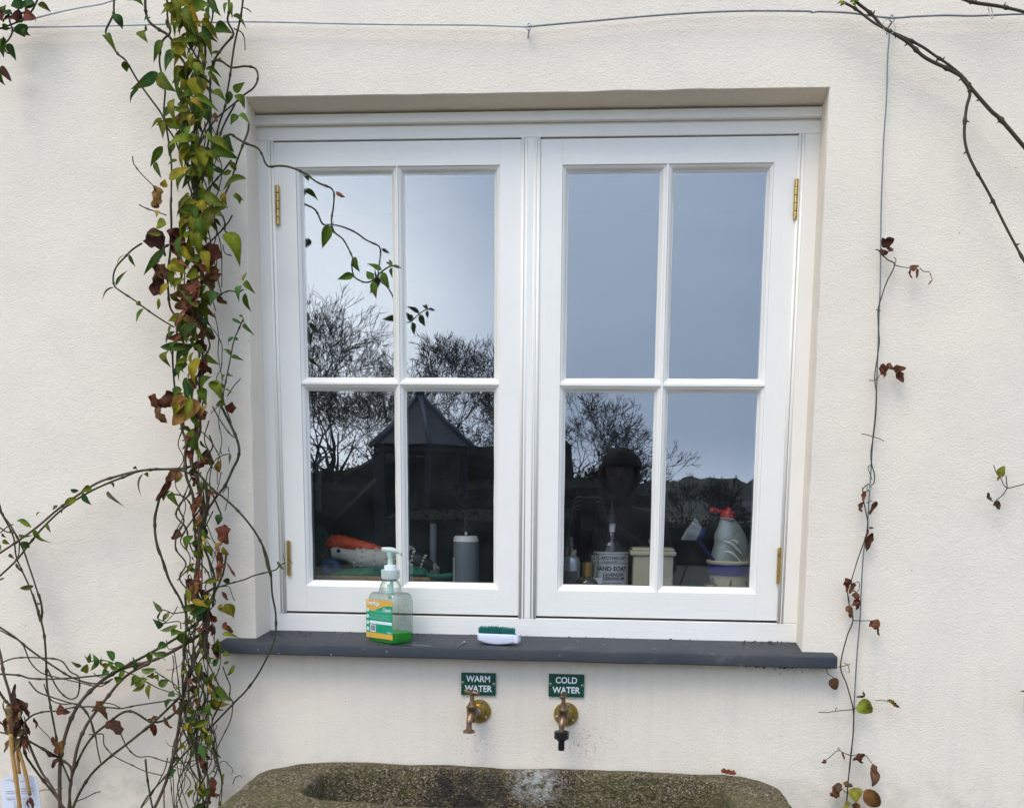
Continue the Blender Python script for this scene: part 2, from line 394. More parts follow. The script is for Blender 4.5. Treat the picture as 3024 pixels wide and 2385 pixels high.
d = MB(); d.box(-.633, .630, .066, FY - .0005, 1.1520, 1.1730); d.build('drip_bar', m_px, win, bevel=.002)
d = MB(); d.box(-.66, .66, .13, .155, .02, 1.15)
# a dark rebate behind the joint lines, as four strips so that the panes stay clear
d = MB()
for x0, x1 in ((-.5885, -.0145), (.012, .587)):
    for a, b_, c, e in ((x0, x0 + .012, .051, 1.1225), (x1 - .012, x1, .051, 1.1225), (x0, x1, .051, .06), (x0, x1, 1.113, 1.1225)):
        d.box(a, b_, .112, .116, c, e)
d.build('rebate', m_dark, win, warp=wwarp)

SY, GY = .0835, .1010            # sash face, glass face
def sash(sx0, sx1, cols, top, bot, shift=0):
    """cols: glass extents of the two columns"""
    g = MB(); mo = .0115
    z0, z1 = .0565, 1.1195
    ap = [(c0, c1, a, b2) for (c0, c1) in cols for (a, b2) in (bot, top)]
    # stiles, rails and bars butted end to end, round apertures enlarged by the moulding
    X = [sx0, cols[0][0] - mo, cols[0][1] + mo, cols[1][0] - mo, cols[1][1] + mo, sx1]
    Z = [z0, bot[0] - mo, bot[1] + mo, top[0] - mo, top[1] + mo, z1]
    g.m = 1
    g.box(X[0], X[1], SY, .128, Z[0], Z[5]); g.box(X[4], X[5], SY, .128, Z[0], Z[5])
    g.m = 0
    g.box(X[1], X[4], SY + .0004, .128, Z[0], Z[1]); g.box(X[1], X[4], SY + .0004, .128, Z[4], Z[5])
    g.box(X[1], X[4], SY + .0012, .128, Z[2], Z[3])
    g.m = 1
    for a, b2 in ((Z[1], Z[2]), (Z[3], Z[4])): g.box(X[2], X[3], SY + .0012, .128, a, b2)
    o1 = g.build('sash', [m_px, m_pz], win, warp=wwarp, bevel=.0006)
    # ovolo mouldings
    mm = MB()
    prof = [(0, .0012), (.0009, .0040), (.0030, .0052), (.0060, .0075), (.0085, .0115), (.0100, .0150), (.0128, .0172), (.0132, .0200)]
    for c0, c1, a, b2 in ap:
        rings = []
        for i_, (dx, dy) in enumerate(prof):
            e = mo - dx
            ring = []
            for (u0, v0), (u1, v1) in (((c0, a), (c1, a)), ((c1, a), (c1, b2)), ((c1, b2), (c0, b2)), ((c0, b2), (c0, a))):
                K = 16
                for k in range(K):
                    t = k / K; u = u0 + (u1 - u0) * t; v = v0 + (v1 - v0) * t
                    ou = -1 if abs(u - c0) < 1e-9 else (1 if abs(u - c1) < 1e-9 else 0)
                    ov = -1 if abs(v - a) < 1e-9 else (1 if abs(v - b2) < 1e-9 else 0)
                    wob = noise.noise(Vector((u * 16, v * 16, i_ * .3))) * .0009 * (1 if i_ > 4 else .25)
                    ring.append((u + ou * (e + wob), SY + dy, v + ov * (e + wob)))
            rings.append(ring)
        mm.loft(rings, cap=False)
    mm.build('glazing_bead', m_px, o1, warp=wwarp, auto=40)
    k = 0
    for c0, c1, a, b2 in ap:
        p = MB(); tilt = (.0000, .0000)
        t1 = random.uniform(-.0003, .0003) + shift
        c = (c0 + c1) / 2; z = (a + b2) / 2
        vs = []
        for yy in (GY, GY + .004):
            for (x_, z_) in ((c0 - .002, a - .002), (c1 + .002, a - .002), (c1 + .002, b2 + .002), (c0 - .002, b2 + .002)):
                vs.append((x_, yy + (x_ - c) * t1 * 1, z_))
        p.add(vs, [(0, 1, 2, 3), (7, 6, 5, 4), (0, 4, 5, 1), (1, 5, 6, 2), (2, 6, 7, 3), (3, 7, 4, 0)])
        pn = p.build('pane', m_pane, o1, warp=wwarp)
        q_ = MB(); e_ = .0022  # grey strips added for the pale line reflected along each pane edge
        for (a1, a2, b1, b3) in ((c0 - .003, c0 + e_, a, b2), (c1 - e_, c1 + .003, a, b2), (c0 + e_, c1 - e_, b2 - e_, b2 + .003), (c0 + e_, c1 - e_, a - .003, a + e_)):
            q_.box(a1, a2, GY + .0065, GY + .0185, b1, b3)
        q_.build('edge_glint', m_edge_glint, pn, warp=wwarp)
    return o1
# glass edges were measured a little deeper than the putty line
sash(-.5835, -.0205, [(-.5205, -.3150), (-.2885, -.0815)], (.6020, 1.0545), (.1290, .5745))
sash(.0175, .5815, [(.0805, .2860), (.3140, .5180)], (.6020, 1.0530), (.1290, .5735))
for (hx, y0, y1) in ((819, 548, 664), (853, 1596, 1698), (2350, 529, 648), (2300, 1617, 1722)):
    p0 = at(hx + (3 if hx == 819 else 0), y1, FY); p1 = at(hx, y0, FY)
    h = MB(); n_ = 5; H = p1.z - p0.z; hx_ = (p0.x + p1.x) / 2
    for i in range(n_):
        a = H * i / n_ + .0004; e = H * (i + 1) / n_ - .0004
        h.lathe([(a, .0038), (a + .0005, .0047), (e - .0005, .0047), (e, .0038)], (hx_, FY - .001, p0.z), n=16)
    h.lathe([(-.0008, .0022), (H + .0008, .0022)], (hx_, FY - .001, p0.z), n=12)
    h.build('hinge', m_brass, win, auto=30)

# ------------------------------------------------------------------ slate sill
def slate_marks(m):
    n, l = m.node_tree.nodes, m.node_tree.links; p = n['Principled BSDF']; t = n.new('ShaderNodeTexCoord')
    old = p.inputs['Base Color'].links[0].from_socket
    def nn(sc_, lo, hi, d_=5, st_=(1, 1, 1)):
        mp = n.new('ShaderNodeMapping'); mp.inputs['Scale'].default_value = st_; l.new(t.outputs['Object'], mp.inputs[0])
        a = n.new('ShaderNodeTexNoise'); a.inputs['Scale'].default_value = sc_; a.inputs['Detail'].default_value = d_; a.inputs['Roughness'].default_value = .65; l.new(mp.outputs[0], a.inputs['Vector'])
        q = n.new('ShaderNodeMapRange'); q.inputs[1].default_value = lo; q.inputs[2].default_value = hi; l.new(a.outputs['Fac'], q.inputs[0]); return q.outputs[0]
    for f_, k_, c in ((nn(14, .60, .70), .30, (.13, .13, .125)), (nn(70, .71, .74, 2), .8, (.35, .35, .34)), (nn(9, .58, .72, 6, (1, 1, 5)), .6, (.014, .017, .022))):
        mu = n.new('ShaderNodeMath'); mu.operation = 'MULTIPLY'; l.new(f_, mu.inputs[0]); mu.inputs[1].default_value = k_
        mx = n.new('ShaderNodeMix'); mx.data_type = 'RGBA'; l.new(mu.outputs[0], mx.inputs[0]); l.new(old, mx.inputs[6]); mx.inputs[7].default_value = (*c, 1); old = mx.outputs[2]
    l.new(old, p.inputs['Base Color'])
m_slate = M('slate', (.022, .028, .037), .6, col2=(.040, .041, .044), vscale=7, bump=.0006, bscale=90, detail=8)
slate_marks(m_slate)
s = MB(); NX = 90
prof = [(.10, .0115), (.0, -.0015), (-.046, -.0042), (-.0495, -.0052), (-.0508, -.0085), (-.0505, -.0285), (-.0485, -.0305), (.10, -.0305)]
rings = []
for i in range(NX + 1):
    x = -.692 + 1.381 * i / NX; e = .0015 if i in (0, NX) else 0
    rings.append([(x, y + noise.noise(Vector((x * 7, y * 9, z * 9))) * (.0014 if y < -.04 else 0) + (e if y < -.04 else 0), z - .0012 * x / .69 + noise.noise(Vector((x * 9, y * 30, 3))) * .0006) for y, z in prof])
s.loft(rings)
# damp spill and bits of grit lying along the back of the sill
sl = s.build('slate_sill', m_slate, auto=35); tag(sl, 'dark grey slate sill projecting under the white window', 'window sill')
def sillz(y): return -.0042 + (.0157) * max(0, y + .046) / .146 + .0003
def on_sill(px, py, dz=0):
    lo, hi = -.06, .1
    for _ in range(40):
        m_ = (lo + hi) / 2; p = at(px, py, m_)
        if p.z < sillz(m_) + dz: hi = m_
        else: lo = m_
    m_ = min(max((lo + hi) / 2, -.05), .09); p = at(px, py, m_); p.z = sillz(m_) + dz; return p
m_dirt = M('dark grit', (.06, .045, .03), .9, var=.5, vscale=200)
g = MB()
for i in range(150):
    u = random.random()
    if u < .35: x = random.uniform(-.61, -.50); y = random.uniform(.02, .077)
    elif u < .75: x = random.uniform(.50, .618); y = random.uniform(.03, .077)
    else: x = random.uniform(-.6, .6); y = .077
    x = max(-.60 if y > 0 else -.6, x); g.ball((x, y, sillz(y) + .0004), random.uniform(.0006, .0022), 3, sc3=(1, 1, .6))
for i in range(70):
    x = random.gauss(.575, .03); g.ball((x, random.uniform(-.012, -.002), -.0335 - abs(random.gauss(0, .003))), random.uniform(.0012, .003), 3)
tag(g.build('dead_leaf_grit', m_dirt), 'dark crumbs of dirt in the corners of the slate sill', 'debris', kind='stuff')

# ------------------------------------------------------------------ tap signs and taps
m_green = M('green engraved plate', (.005, .066, .038), .35, var=.15, vscale=60)
m_white = M('white lettering', (.78, .80, .80), .5, var=.06, vscale=200)
m_steel = M('dull steel', (.42, .40, .36), .45, .8, var=.3, vscale=300)
def text(name, body, size, mat, parent, loc, rot=(R(90), 0, 0), bold=.0, extrude=.0003, sx=1.0, align='CENTER', space=1.0):
    c = bpy.data.curves.new(name, 'FONT'); c.body = body; c.size = size; c.align_x = align; c.align_y = 'CENTER'
    c.offset = bold * size; c.extrude = extrude; c.resolution_u = 4; c.space_character = space
    o = bpy.data.objects.new(name, c); sc.collection.objects.link(o)
    dg = bpy.context.evaluated_depsgraph_get(); me = bpy.data.meshes.new_from_object(o.evaluated_get(dg))
    bpy.data.objects.remove(o); me.name = name; me.materials.clear(); me.materials.append(mat)
    o = bpy.data.objects.new(name, me); sc.collection.objects.link(o); o.parent = parent; o.location = loc; o.rotation_euler = rot; o.scale = (sx, 1, 1)
    return o
def cross_screw(parent, loc, r, mat, seed=0):
    b = MB(); a0 = seed
    b.lathe([(0, r), (.0010, r * .92), (.0014, r * .6)], loc, n=18, ax=(0, -1, 0)); s_ = b.build('screw', mat, parent, auto=40, world=False)
    c = MB()
    for k in range(2):
        a = a0 + k * math.pi / 2; u = Vector((math.cos(a), 0, math.sin(a))); v = Vector((-math.sin(a), 0, math.cos(a)))
        L, w_ = r * .55, r * .14; q = Vector(loc) + Vector((0, -.0016 - .0001 * k, 0))
        c.add([q + u * L + v * w_, q - u * L + v * w_, q - u * L - v * w_, q + u * L - v * w_], [(0, 1, 2, 3)])
    c.build('screw_slot', m_dark, s_, world=False)
def sign(x0, x1, z0, z1, l1, l2, label):
    cx, cz = (x0 + x1) / 2, (z0 + z1) / 2; W_, H_ = x1 - x0, z1 - z0
    t = thing('tap_sign', (cx, -.006, cz), label, 'sign')
    b = MB(); b.box(-W_ / 2, W_ / 2, 0, .0055, -H_ / 2, H_ / 2); b.build('plate', m_green, t, bevel=.0006, world=False)
    text('lettering', l1, .0200, m_white, t, (0, -.0004, .0115), bold=.022, sx=.90, space=1.0)
    text('lettering', l2, .0200, m_white, t, (0, -.0004, -.0110), bold=.022, sx=.90, space=1.0)
    for s_ in (-1, 1): cross_screw(t, (s_ * (W_ / 2 - .0038), 0, .0012 - s_ * .001), .0038, m_steel, .5 + s_)
    return t
sign(-.1425, -.0631, -.1190, -.0675, 'WARM', 'WATER', 'small green plate reading WARM WATER on the wall above the left tap')
sign(.0581, .1386, -.1178, -.0655, 'COLD', 'WATER', 'small green plate reading COLD WATER on the wall above the right tap')

m_tap = M('weathered brass', (.36, .225, .12), .42, .9, col2=(.17, .12, .085), vscale=70, bump=.0004, bscale=240)
m_flange = M('yellow brass flange', (.62, .43, .10), .34, .85, col2=(.42, .29, .09), vscale=45, bump=.0003, bscale=120)
m_ptfe = M('white sealing tape', (.7, .7, .68), .6, var=.1)
m_blackp = M('black plastic', (.012, .012, .013), .32, var=.3, vscale=80)
m_screwn = M('bright screw', (.8, .76, .62), .3, .7, var=.1)
def tap(fx, fz, label, bx, handle_ang, hose):
    t = thing('garden_tap', (fx, 0, fz), label, 'tap')
    b = MB(); b.lathe([(-.002, .0280), (.0035, .0280), (.0048, .0268), (.0052, .0175), (.0105, .0150), (.0175, .0140), (.0180, .011)], (0, 0, 0), n=40, ax=(0, -1, 0))
    b.build('flange', m_flange, t, auto=32, world=False)
    for a in (75, 197, 318):
        cross_screw(t, (.0213 * math.cos(R(a)), -.0046, .0213 * math.sin(R(a))), .0036, m_screwn if a != 75 else m_steel, a)
    d = Vector((bx, -1, 0)).normalized()
    b = MB(); b.lathe([(.0165, .0102), (.0235, .0106), (.0245, .0092), (.028, .0092)], (0, 0, 0), n=24, ax=d); b.build('sealing_tape', m_ptfe, t, smooth=True, world=False)
    o = d * .047                               # axis of the tap barrel
    b = MB(); b.lathe([(.026, .0118), (.0285, .0128), (.034, .0128), (.036, .0105), (.047, .010)], (0, 0, 0), n=24, ax=d)
    b.lathe([(-.0175, .0040), (-.0160, .0070), (-.0110, .0098), (-.002, .0114), (.008, .0119), (.0135, .0122), (.0150, .0132), (.0195, .0132), (.0205, .0105), (.0235, .0098), (.0245, .0078),
             (.0285, .0074), (.030, .0052), (.046, .0047), (.047, .0065), (.056, .0065), (.0575, .003)], o, n=28)
    # spout, falling forwards from the barrel
    sp = spline([o + Vector((0, 0, .001)), o + d * .009 + Vector((0, 0, -.003)), o + d * .0165 + Vector((0, 0, -.010)), o + d * .0185 + Vector((0, 0, -.019)), o + d * .019 + Vector((0, 0, -.028))], 5)
    rr = [.0092 - .0030 * min(1, i / (len(sp) * .7)) for i in range(len(sp))]
    b.tube(sp, rr, 20)
    e = sp[-1]
    if not hose: b.lathe([(0, .0066), (-.0045, .0072), (-.0072, .0130), (-.0115, .0134), (-.0120, .0105), (-.010, .006)], e + Vector((0, 0, .003)), n=28)
    b.build('tap_body', m_tap, t, auto=38, world=False)
    b = MB(); hz = o + Vector((0, 0, .0515)); u = Vector((math.cos(handle_ang), math.sin(handle_ang), 0))
    u = (u + Vector((0, 0, -.08))).normalized()
    b.lathe([(-.0185, .0035), (-.0180, .0046), (-.008, .0043), (-.005, .0055), (.005, .0055), (.008, .0043), (.0180, .0046), (.0185, .0035)], hz, n=18, ax=u)
    b.build('handle', m_tap, t, auto=40, world=False)
    if hose:
        b = MB(); c = e + Vector((0, 0, .002))
        n_ = 48; rings = []
        for h_, r_ in ((0, .0150), (-.001, .0168), (-.0155, .0168), (-.0170, .0150)):
            rings.append([c + Vector((math.cos(2 * math.pi * k / n_) * r_ * (1 - (.07 if k % 8 == 0 else 0)), math.sin(2 * math.pi * k / n_) * r_ * (1 - (.07 if k % 8 == 0 else 0)), h_)) for k in range(n_)])
        b.loft(rings)
        b.lathe([(-.0165, .0100), (-.021, .0098), (-.0215, .0072), (-.0290, .0070), (-.0295, .0080), (-.0315, .0080), (-.032, .0068), (-.0345, .0068), (-.035, .0080), (-.0385, .0078), (-.0390, .0066), (-.041, .0066), (-.0415, .0076), (-.0430, .0070)], c, n=26)
        b.build('hose_connector', m_blackp, t, auto=35, world=False)
p = at(1414, 2099, -.003); tap(p.x, p.z, 'weathered brass garden tap under the WARM WATER plate', -.24, R(-28), False)
p = at(1671.5, 2108, -.003); tap(p.x, p.z, 'brass garden tap with black hose connector under the COLD WATER plate', -.12, R(-100), True)

# ------------------------------------------------------------------ stone trough
def stone_mat():
    m = bpy.data.materials.new('mossy granite'); m.use_nodes = True; n, l = m.node_tree.nodes, m.node_tree.links; p = n['Principled BSDF']
    p.inputs['Roughness'].default_value = .9; p.inputs['Specular IOR Level'].default_value = .2
    t = n.new('ShaderNodeTexCoord'); O = t.outputs['Object']
    def noi(sc_, det=5, r=.6):
        x = n.new('ShaderNodeTexNoise'); x.inputs['Scale'].default_value = sc_; x.inputs['Detail'].default_value = det; x.inputs['Roughness'].default_value = r; l.new(O, x.inputs['Vector']); return x.outputs['Fac']
    def rng(v, a, b, c=0, d=1):
        x = n.new('ShaderNodeMapRange'); l.new(v, x.inputs[0]); x.inputs[1].default_value = a; x.inputs[2].default_value = b; x.inputs[3].default_value = c; x.inputs[4].default_value = d; return x.outputs[0]
    def mix(f, a, b):
        x = n.new('ShaderNodeMix'); x.data_type = 'RGBA'; l.new(f, x.inputs[0])
        for i, v in ((6, a), (7, b)):
            if isinstance(v, tuple): x.inputs[i].default_value = (*v, 1)
            else: l.new(v, x.inputs[i])
        return x.outputs[2]
    def mth(op, a, b):
        x = n.new('ShaderNodeMath'); x.operation = op
        for i, v in enumerate((a, b)):
            if isinstance(v, (int, float)): x.inputs[i].default_value = v
            else: l.new(v, x.inputs[i])
        return x.outputs[0]
    sx = n.new('ShaderNodeSeparateXYZ'); l.new(O, sx.inputs[0])
    vo = n.new('ShaderNodeTexVoronoi'); vo.inputs['Scale'].default_value = 290; l.new(O, vo.inputs['Vector']); s_ = n.new('ShaderNodeSeparateColor'); l.new(vo.outputs['Color'], s_.inputs[0])
    base = mix(rng(s_.outputs[0], .25, .8), (.045, .034, .018), (.19, .138, .075))
    base = mix(rng(s_.outputs[1], .80, .97), base, (.34, .29, .22))
    base = mix(rng(noi(7), .42, .62, 0, .5), base, (.115, .105, .035))       # moss film
    base = mix(rng(noi(26, 6, .7), .55, .68, 0, .8), base, (.06, .065, .015))
    dk = mth('MULTIPLY', rng(noi(9, 5, .7), .44, .60), rng(mth('ABSOLUTE', mth('ADD', sx.outputs[0], .08), 0), .12, .22, 1, 0))
    base = mix(mth('MULTIPLY', dk, .85), base, (.022, .02, .018))
    a = mth('POWER', mth('DIVIDE', mth('ADD', sx.outputs[0], -.035), .07), 2.0); b2 = mth('POWER', mth('DIVIDE', mth('ADD', sx.outputs[2], .31), .05), 2.0)
    li = mth('MULTIPLY', rng(mth('ADD', a, b2), .1, 1, 1, 0), rng(noi(60, 4, .7), .40, .58))
    base = mix(mth('MULTIPLY', li, .75), base, (.5, .48, .43))
    l.new(base, p.inputs['Base Color'])
    h = mth('ADD', mth('MULTIPLY', noi(150, 4, .6), .5), mth('ADD', noi(45, 5, .6), mth('MULTIPLY', vo.outputs['Distance'], .35)))
    b = n.new('ShaderNodeBump'); b.inputs['Distance'].default_value = .008; b.inputs['Strength'].default_value = 1; l.new(h, b.inputs['Height']); l.new(b.outputs[0], p.inputs['Normal'])
    return m
m_stone = stone_mat()
def rrect(cx, cy, hx, hy, r, z, n=44):
    """rounded rectangle with evenly spaced points"""
    r = min(r, hx, hy); pts = []; segs = []
    for (sx, sy, a0) in ((1, 1, 0), (-1, 1, 90), (-1, -1, 180), (1, -1, 270)):
        for k in range(n // 4 + 1):
            a = R(a0 + 90 * k / (n // 4)); segs.append((cx + sx * (hx - r) + r * math.cos(a), cy + sy * (hy - r) + r * math.sin(a)))
    P = [Vector((a, b_, z)) for a, b_ in segs]; o = []
    m_ = len(P)
    for i in range(m_):
        a, b_ = P[i], P[(i + 1) % m_]; o.append(a)
        k = 0
        if (i + 1) % (n // 4 + 1) == 0:
            L = 26 if (i // (n // 4 + 1)) % 2 == 0 else 14
            for j in range(1, L): o.append(a.lerp(b_, j / L))
    return o
tcx, tcy = -.008, -.262; HX, HY = .588, .258
TZ = -.283
icx, icy, IX, IY = .002, -.198, .440, .138
secs = []
for dx, dz, r in ((-.05, -.36, .10), (-.022, -.30, .11), (-.006, -.15, .12), (0, -.05, .125), (-.004, -.02, .12), (-.014, -.005, .115), (-.026, .002, .105)):
    secs.append(rrect(tcx, tcy, HX + dx, HY + dx * .9, r, TZ + dz))
for dx, dz, r in ((.016, .003, .09), (.005, .001, .085), (.000, -.006, .08), (-.003, -.022, .08), (-.010, -.08, .075), (-.018, -.14, .07), (-.035, -.18, .06), (-.07, -.195, .05), (-.13, -.198, .02)):
    secs.append(rrect(icx, icy, IX + dx, IY + dx, r, TZ + dz))
out_ = []
for i, sct in enumerate(secs):
    ring = []
    for v in sct:
        nn = noise.noise_vector(v * 9) * .006 + noise.noise_vector(v * 32) * .0045 + noise.noise_vector(v * 80) * .002
        q = v + nn
        if q.y > -.004: q.y = -.004 + (q.y + .004) * .1
        ring.append(q)
    out_.append(ring)
tr = MB(); tr.loft(out_)
trough = tr.build('stone_trough', m_stone, smooth=True); tag(trough, 'long mossy granite trough against the wall below the taps', 'trough')
sub = trough.modifiers.new('sub', 'SUBSURF'); sub.levels = 1; sub.render_levels = 2
for k, sx in enumerate((-1, 1)):
    b = MB(); c = Vector((tcx + sx * .36, tcy, 0)); rings = []
    for z, e in ((GZ - .02, 0), (GZ + .1, .004), (TZ - .46, 0), (TZ - .352, -.004)):
        rings.append([v + noise.noise_vector(v * 11) * .008 for v in rrect(c.x, c.y - .01, .11 + e, .19 + e, .03, z)])
    b.loft(rings); tag(b.build('stone_block', m_stone, smooth=True), ('rough granite block carrying the left end of the trough', 'rough granite block carrying the right end of the trough')[k], 'stone block', 'blocks under the trough')

# ------------------------------------------------------------------ leaves and stems
m_leaf = M('leaf', (1, 1, 1), .68, var=.4, vscale=60, attr=True, trans=.22, bump=.0008, bscale=90, spec=.14)
def blotch(m):
    n, l = m.node_tree.nodes, m.node_tree.links; p = n['Principled BSDF']; t = n.new('ShaderNodeTexCoord'); old = p.inputs['Base Color'].links[0].from_socket
    for sc_, lo, hi, k_, c in ((26, .56, .66, .55, (.15, .10, .018)), (95, .66, .70, .8, (.035, .022, .010))):
        a = n.new('ShaderNodeTexNoise'); a.inputs['Scale'].default_value = sc_; a.inputs['Detail'].default_value = 4; l.new(t.outputs['Object'], a.inputs['Vector'])
        q = n.new('ShaderNodeMapRange'); q.inputs[1].default_value = lo; q.inputs[2].default_value = hi; q.inputs[4].default_value = k_; l.new(a.outputs['Fac'], q.inputs[0])
        mx = n.new('ShaderNodeMix'); mx.data_type = 'RGBA'; l.new(q.outputs[0], mx.inputs[0]); l.new(old, mx.inputs[6]); mx.inputs[7].default_value = (*c, 1); old = mx.outputs[2]
    l.new(old, p.inputs['Base Color'])
blotch(m_leaf)
m_dead = M('withered leaf', (1, 1, 1), .75, var=.5, vscale=70, attr=True, trans=.08, bump=.0015, bscale=110, spec=.2)
m_stem = M('vine stem', (.062, .066, .024), .7, col2=(.035, .026, .016), vscale=60, bump=.0005, bscale=260, spec=.25)
m_wood = M('woody stem', (.14, .085, .055), .75, col2=(.075, .055, .035), vscale=50, bump=.0006, bscale=220, spec=.2)
m_rose = M('thorny stem', (.050, .030, .020), .6, col2=(.055, .05, .022), vscale=16, bump=.0005, bscale=200, spec=.3)
m_wire = M('galvanised wire', (.27, .28, .285), .5, .6, var=.3, vscale=120)
m_wirep = M('painted wire', (.62, .60, .58), .7, var=.2, vscale=60)
GREENS = [(.060, .105, .008), (.080, .130, .010), (.115, .160, .012), (.045, .080, .008), (.135, .150, .012)]
YELS = [(.27, .22, .012), (.20, .21, .014), (.34, .23, .016), (.17, .18, .012)]
PALE = [(.20, .25, .08), (.24, .27, .11), (.16, .22, .05)]
BROWNS = [(.17, .046, .020), (.13, .036, .018), (.20, .068, .028), (.080, .028, .016), (.19, .085, .030)]
TEAL = [(.050, .115, .026), (.040, .095, .022)]
def jitc(c, a=.2): k = 1 + random.uniform(-a, a); return tuple(max(.004, x * k * (1 + random.uniform(-.08, .08))) for x in c)
def leafpx(mb, x0, y0, x1, y1, w, Y, pal, kind='g', dy=None, tip=None, curl=None):
    """a leaf from its base (x0,y0) to its tip (x1,y1), w = width, all in photo pixels, at depth Y"""
    if dy is None: dy = random.uniform(-.020, .022)
    A, B = at(x0, y0, Y), at(x1, y1, Y + dy); s_ = mpp(Y); L = (B - A).length
    d = (B - A).normalized(); n_ = Vector((random.uniform(-.75, .75), -1, random.uniform(-.25, .75)))
    n_ = (n_ - d * n_.dot(d)).normalized(); side = d.cross(n_); wd = w * s_ / 2
    cur = random.uniform(.02, .34) if curl is None else curl; fold = random.uniform(.05, .85)
    if kind == 'g': st = [(0, .04), (.07, .55), (.16, .86), (.28, 1), (.42, .96), (.57, .77), (.72, .50), (.85, .25), (.95, .08), (1, .0)]
    elif kind == 's': st = [(0, .05), (.12, .55), (.3, .95), (.48, 1), (.68, .72), (.85, .35), (1, .0)]
    elif kind == 'r': st = [(0, .15), (.05, .6), (.16, .92), (.32, 1.02), (.5, .98), (.68, .80), (.83, .55), (.94, .26), (1, .03)]
    else: st = [(0, .12), (.08, .6), (.2, .9), (.35, 1.0), (.5, .85), (.65, .9), (.8, .6), (.92, .35), (1, .05)]
    dead = kind in ('d', 'r') and pal is BROWNS or kind == 'd'
    if dead: fold = random.uniform(-.5, .5); cur = random.uniform(-.25, .25) if curl is None else curl
    c0 = jitc(random.choice(pal)); c1 = jitc(random.choice(pal)) if random.random() < .4 else c0
    vs = []; fs = []; cols = []
    S = (-1, -.55, 0, .55, 1); ph = random.uniform(0, 9); asym = random.uniform(-.12, .12)
    for i, (t, ww) in enumerate(st):
        c = A + d * (t * L) + n_ * (cur * L * math.sin(math.pi * t) * .8 - cur * L * t * t * .4) + side * (L * asym * math.sin(math.pi * t) * .6)
        for s2 in S:
            we = wd * ww * (1 + (noise.noise(Vector((ph, t * 4, s2))) * (.75 if dead else .12)))
            h = (fold * abs(s2) ** 1.4) * wd * ww
            if dead: h += noise.noise(Vector((ph + t * 3, s2 * 1.6, 2))) * wd * .9
            vs.append(c + side * (s2 * we) + n_ * h * (1 if not dead else 1))
            k = .86 if s2 == 0 and not dead else 1
            q = min(1, max(0, (t - .35) * 1.4 + noise.noise(Vector((ph, t * 3, s2))) * .5))
            cols.append(tuple((a * (1 - q) + b_ * q) * (1.22 if s2 == 0 and not dead else 1) for a, b_ in zip(c0, c1)))
    m_ = len(S)
    for i in range(len(st) - 1):
        for k in range(m_ - 1): fs.append((i * m_ + k, i * m_ + k + 1, (i + 1) * m_ + k + 1, (i + 1) * m_ + k))
    o = mb.add(vs, fs); mb.c[o:o + len(cols)] = cols
def conv(pts, ox, oy, s_): return [(ox + x * s_, oy + y * s_) for x, y in pts]
def Z1(*p): return conv(p, 0, 0, .3694)
def Z2(*p): return conv(p, 0, 600, .3694)
def Z3(*p): return conv(p, 0, 1200, .3694)
def Z4(*p): return conv(p, 0, 1760, .3694)
def ZW(*p): return conv(p, 700, 250, .3694)
def RA(*p): return conv(p, 2400, 0, .2927)
def RB(*p): return conv(p, 2400, 500, .4097)
def RC(*p): return conv(p, 2400, 1200, .3514)
def RD(*p): return conv(p, 2300, 1750, .3719)
def strand(mb, pts, r, Y0, Y1=None, wig=.004, n=6, node=True, taper=.15, amp=None):
    """a stem traced in photo pixels; r = radius in pixels; depth runs Y0 -> Y1"""
    if Y1 is None: Y1 = Y0
    N = len(pts); ph = random.uniform(0, 50); P = []
    for i, (x, y) in enumerate(pts):
        t = i / max(1, N - 1); P.append(at(x, y, Y0 + (Y1 - Y0) * t + noise.noise(Vector((ph + i * .45, 1, 1))) * wig * 2))
    sp = spline(P, 6); m_ = len(sp); s_ = mpp((Y0 + Y1) / 2)
    rs = []
    nxt = random.randint(6, 12)
    for i in range(m_):
        k = 1 - taper * i / m_
        if node and i == nxt: k *= 1.55; nxt += random.randint(9, 18)
        rs.append(r * s_ * k)
    mb.tube(sp, rs, n)
    return sp
# traced stems of the vine left of the window
vine = thing('climbing_vine', (-.75, -.05, GZ), 'leafy climbing vine on the wall left of the window, green, yellow and rust leaves', 'climber')
st = MB(); wd_ = MB(); fo = MB(); de = MB()
T = strand
T(st, Z1((912, -20), (910, 50), (905, 120), (850, 235), (852, 285), (890, 350), (940, 430), (1000, 480), (1050, 560), (1110, 660), (1200, 785), (1290, 910), (1330, 1010), (1400, 1120), (1450, 1260)), 3.0, -.05, -.07)
T(st, Z1((1160, -20), (1165, 90), (1190, 170), (1260, 230), (1340, 280), (1390, 350), (1430, 440), (1490, 540), (1500, 700), (1490, 900), (1470, 1100), (1520, 1400), (1600, 1706)), 4, -.06)
T(st, Z1((1335, -20), (1340, 150), (1360, 260), (1300, 330), (1275, 470), (1290, 590), (1320, 720), (1310, 900), (1340, 1080), (1370, 1300), (1370, 1500), (1365, 1706)), 3.2, -.08)
T(st, Z2((1365, 0), (1370, 200), (1360, 400), (1340, 560), (1345, 700), (1360, 830), (1420, 950), (1400, 1100), (1380, 1200), (1390, 1400), (1410, 1600)), 3.6, -.09)
T(st, Z1((1665, -20), (1660, 200), (1640, 300), (1640, 460), (1610, 650), (1570, 800), (1560, 1000), (1530, 1200), (1560, 1500), (1600, 1706)), 4, -.07)
T(st, Z1((1945, -20), (1925, 130), (1880, 330), (1860, 450), (1840, 600), (1820, 720), (1800, 850), (1750, 1000), (1720, 1130), (1640, 1300), (1570, 1500), (1520, 1650)), 3, -.07)
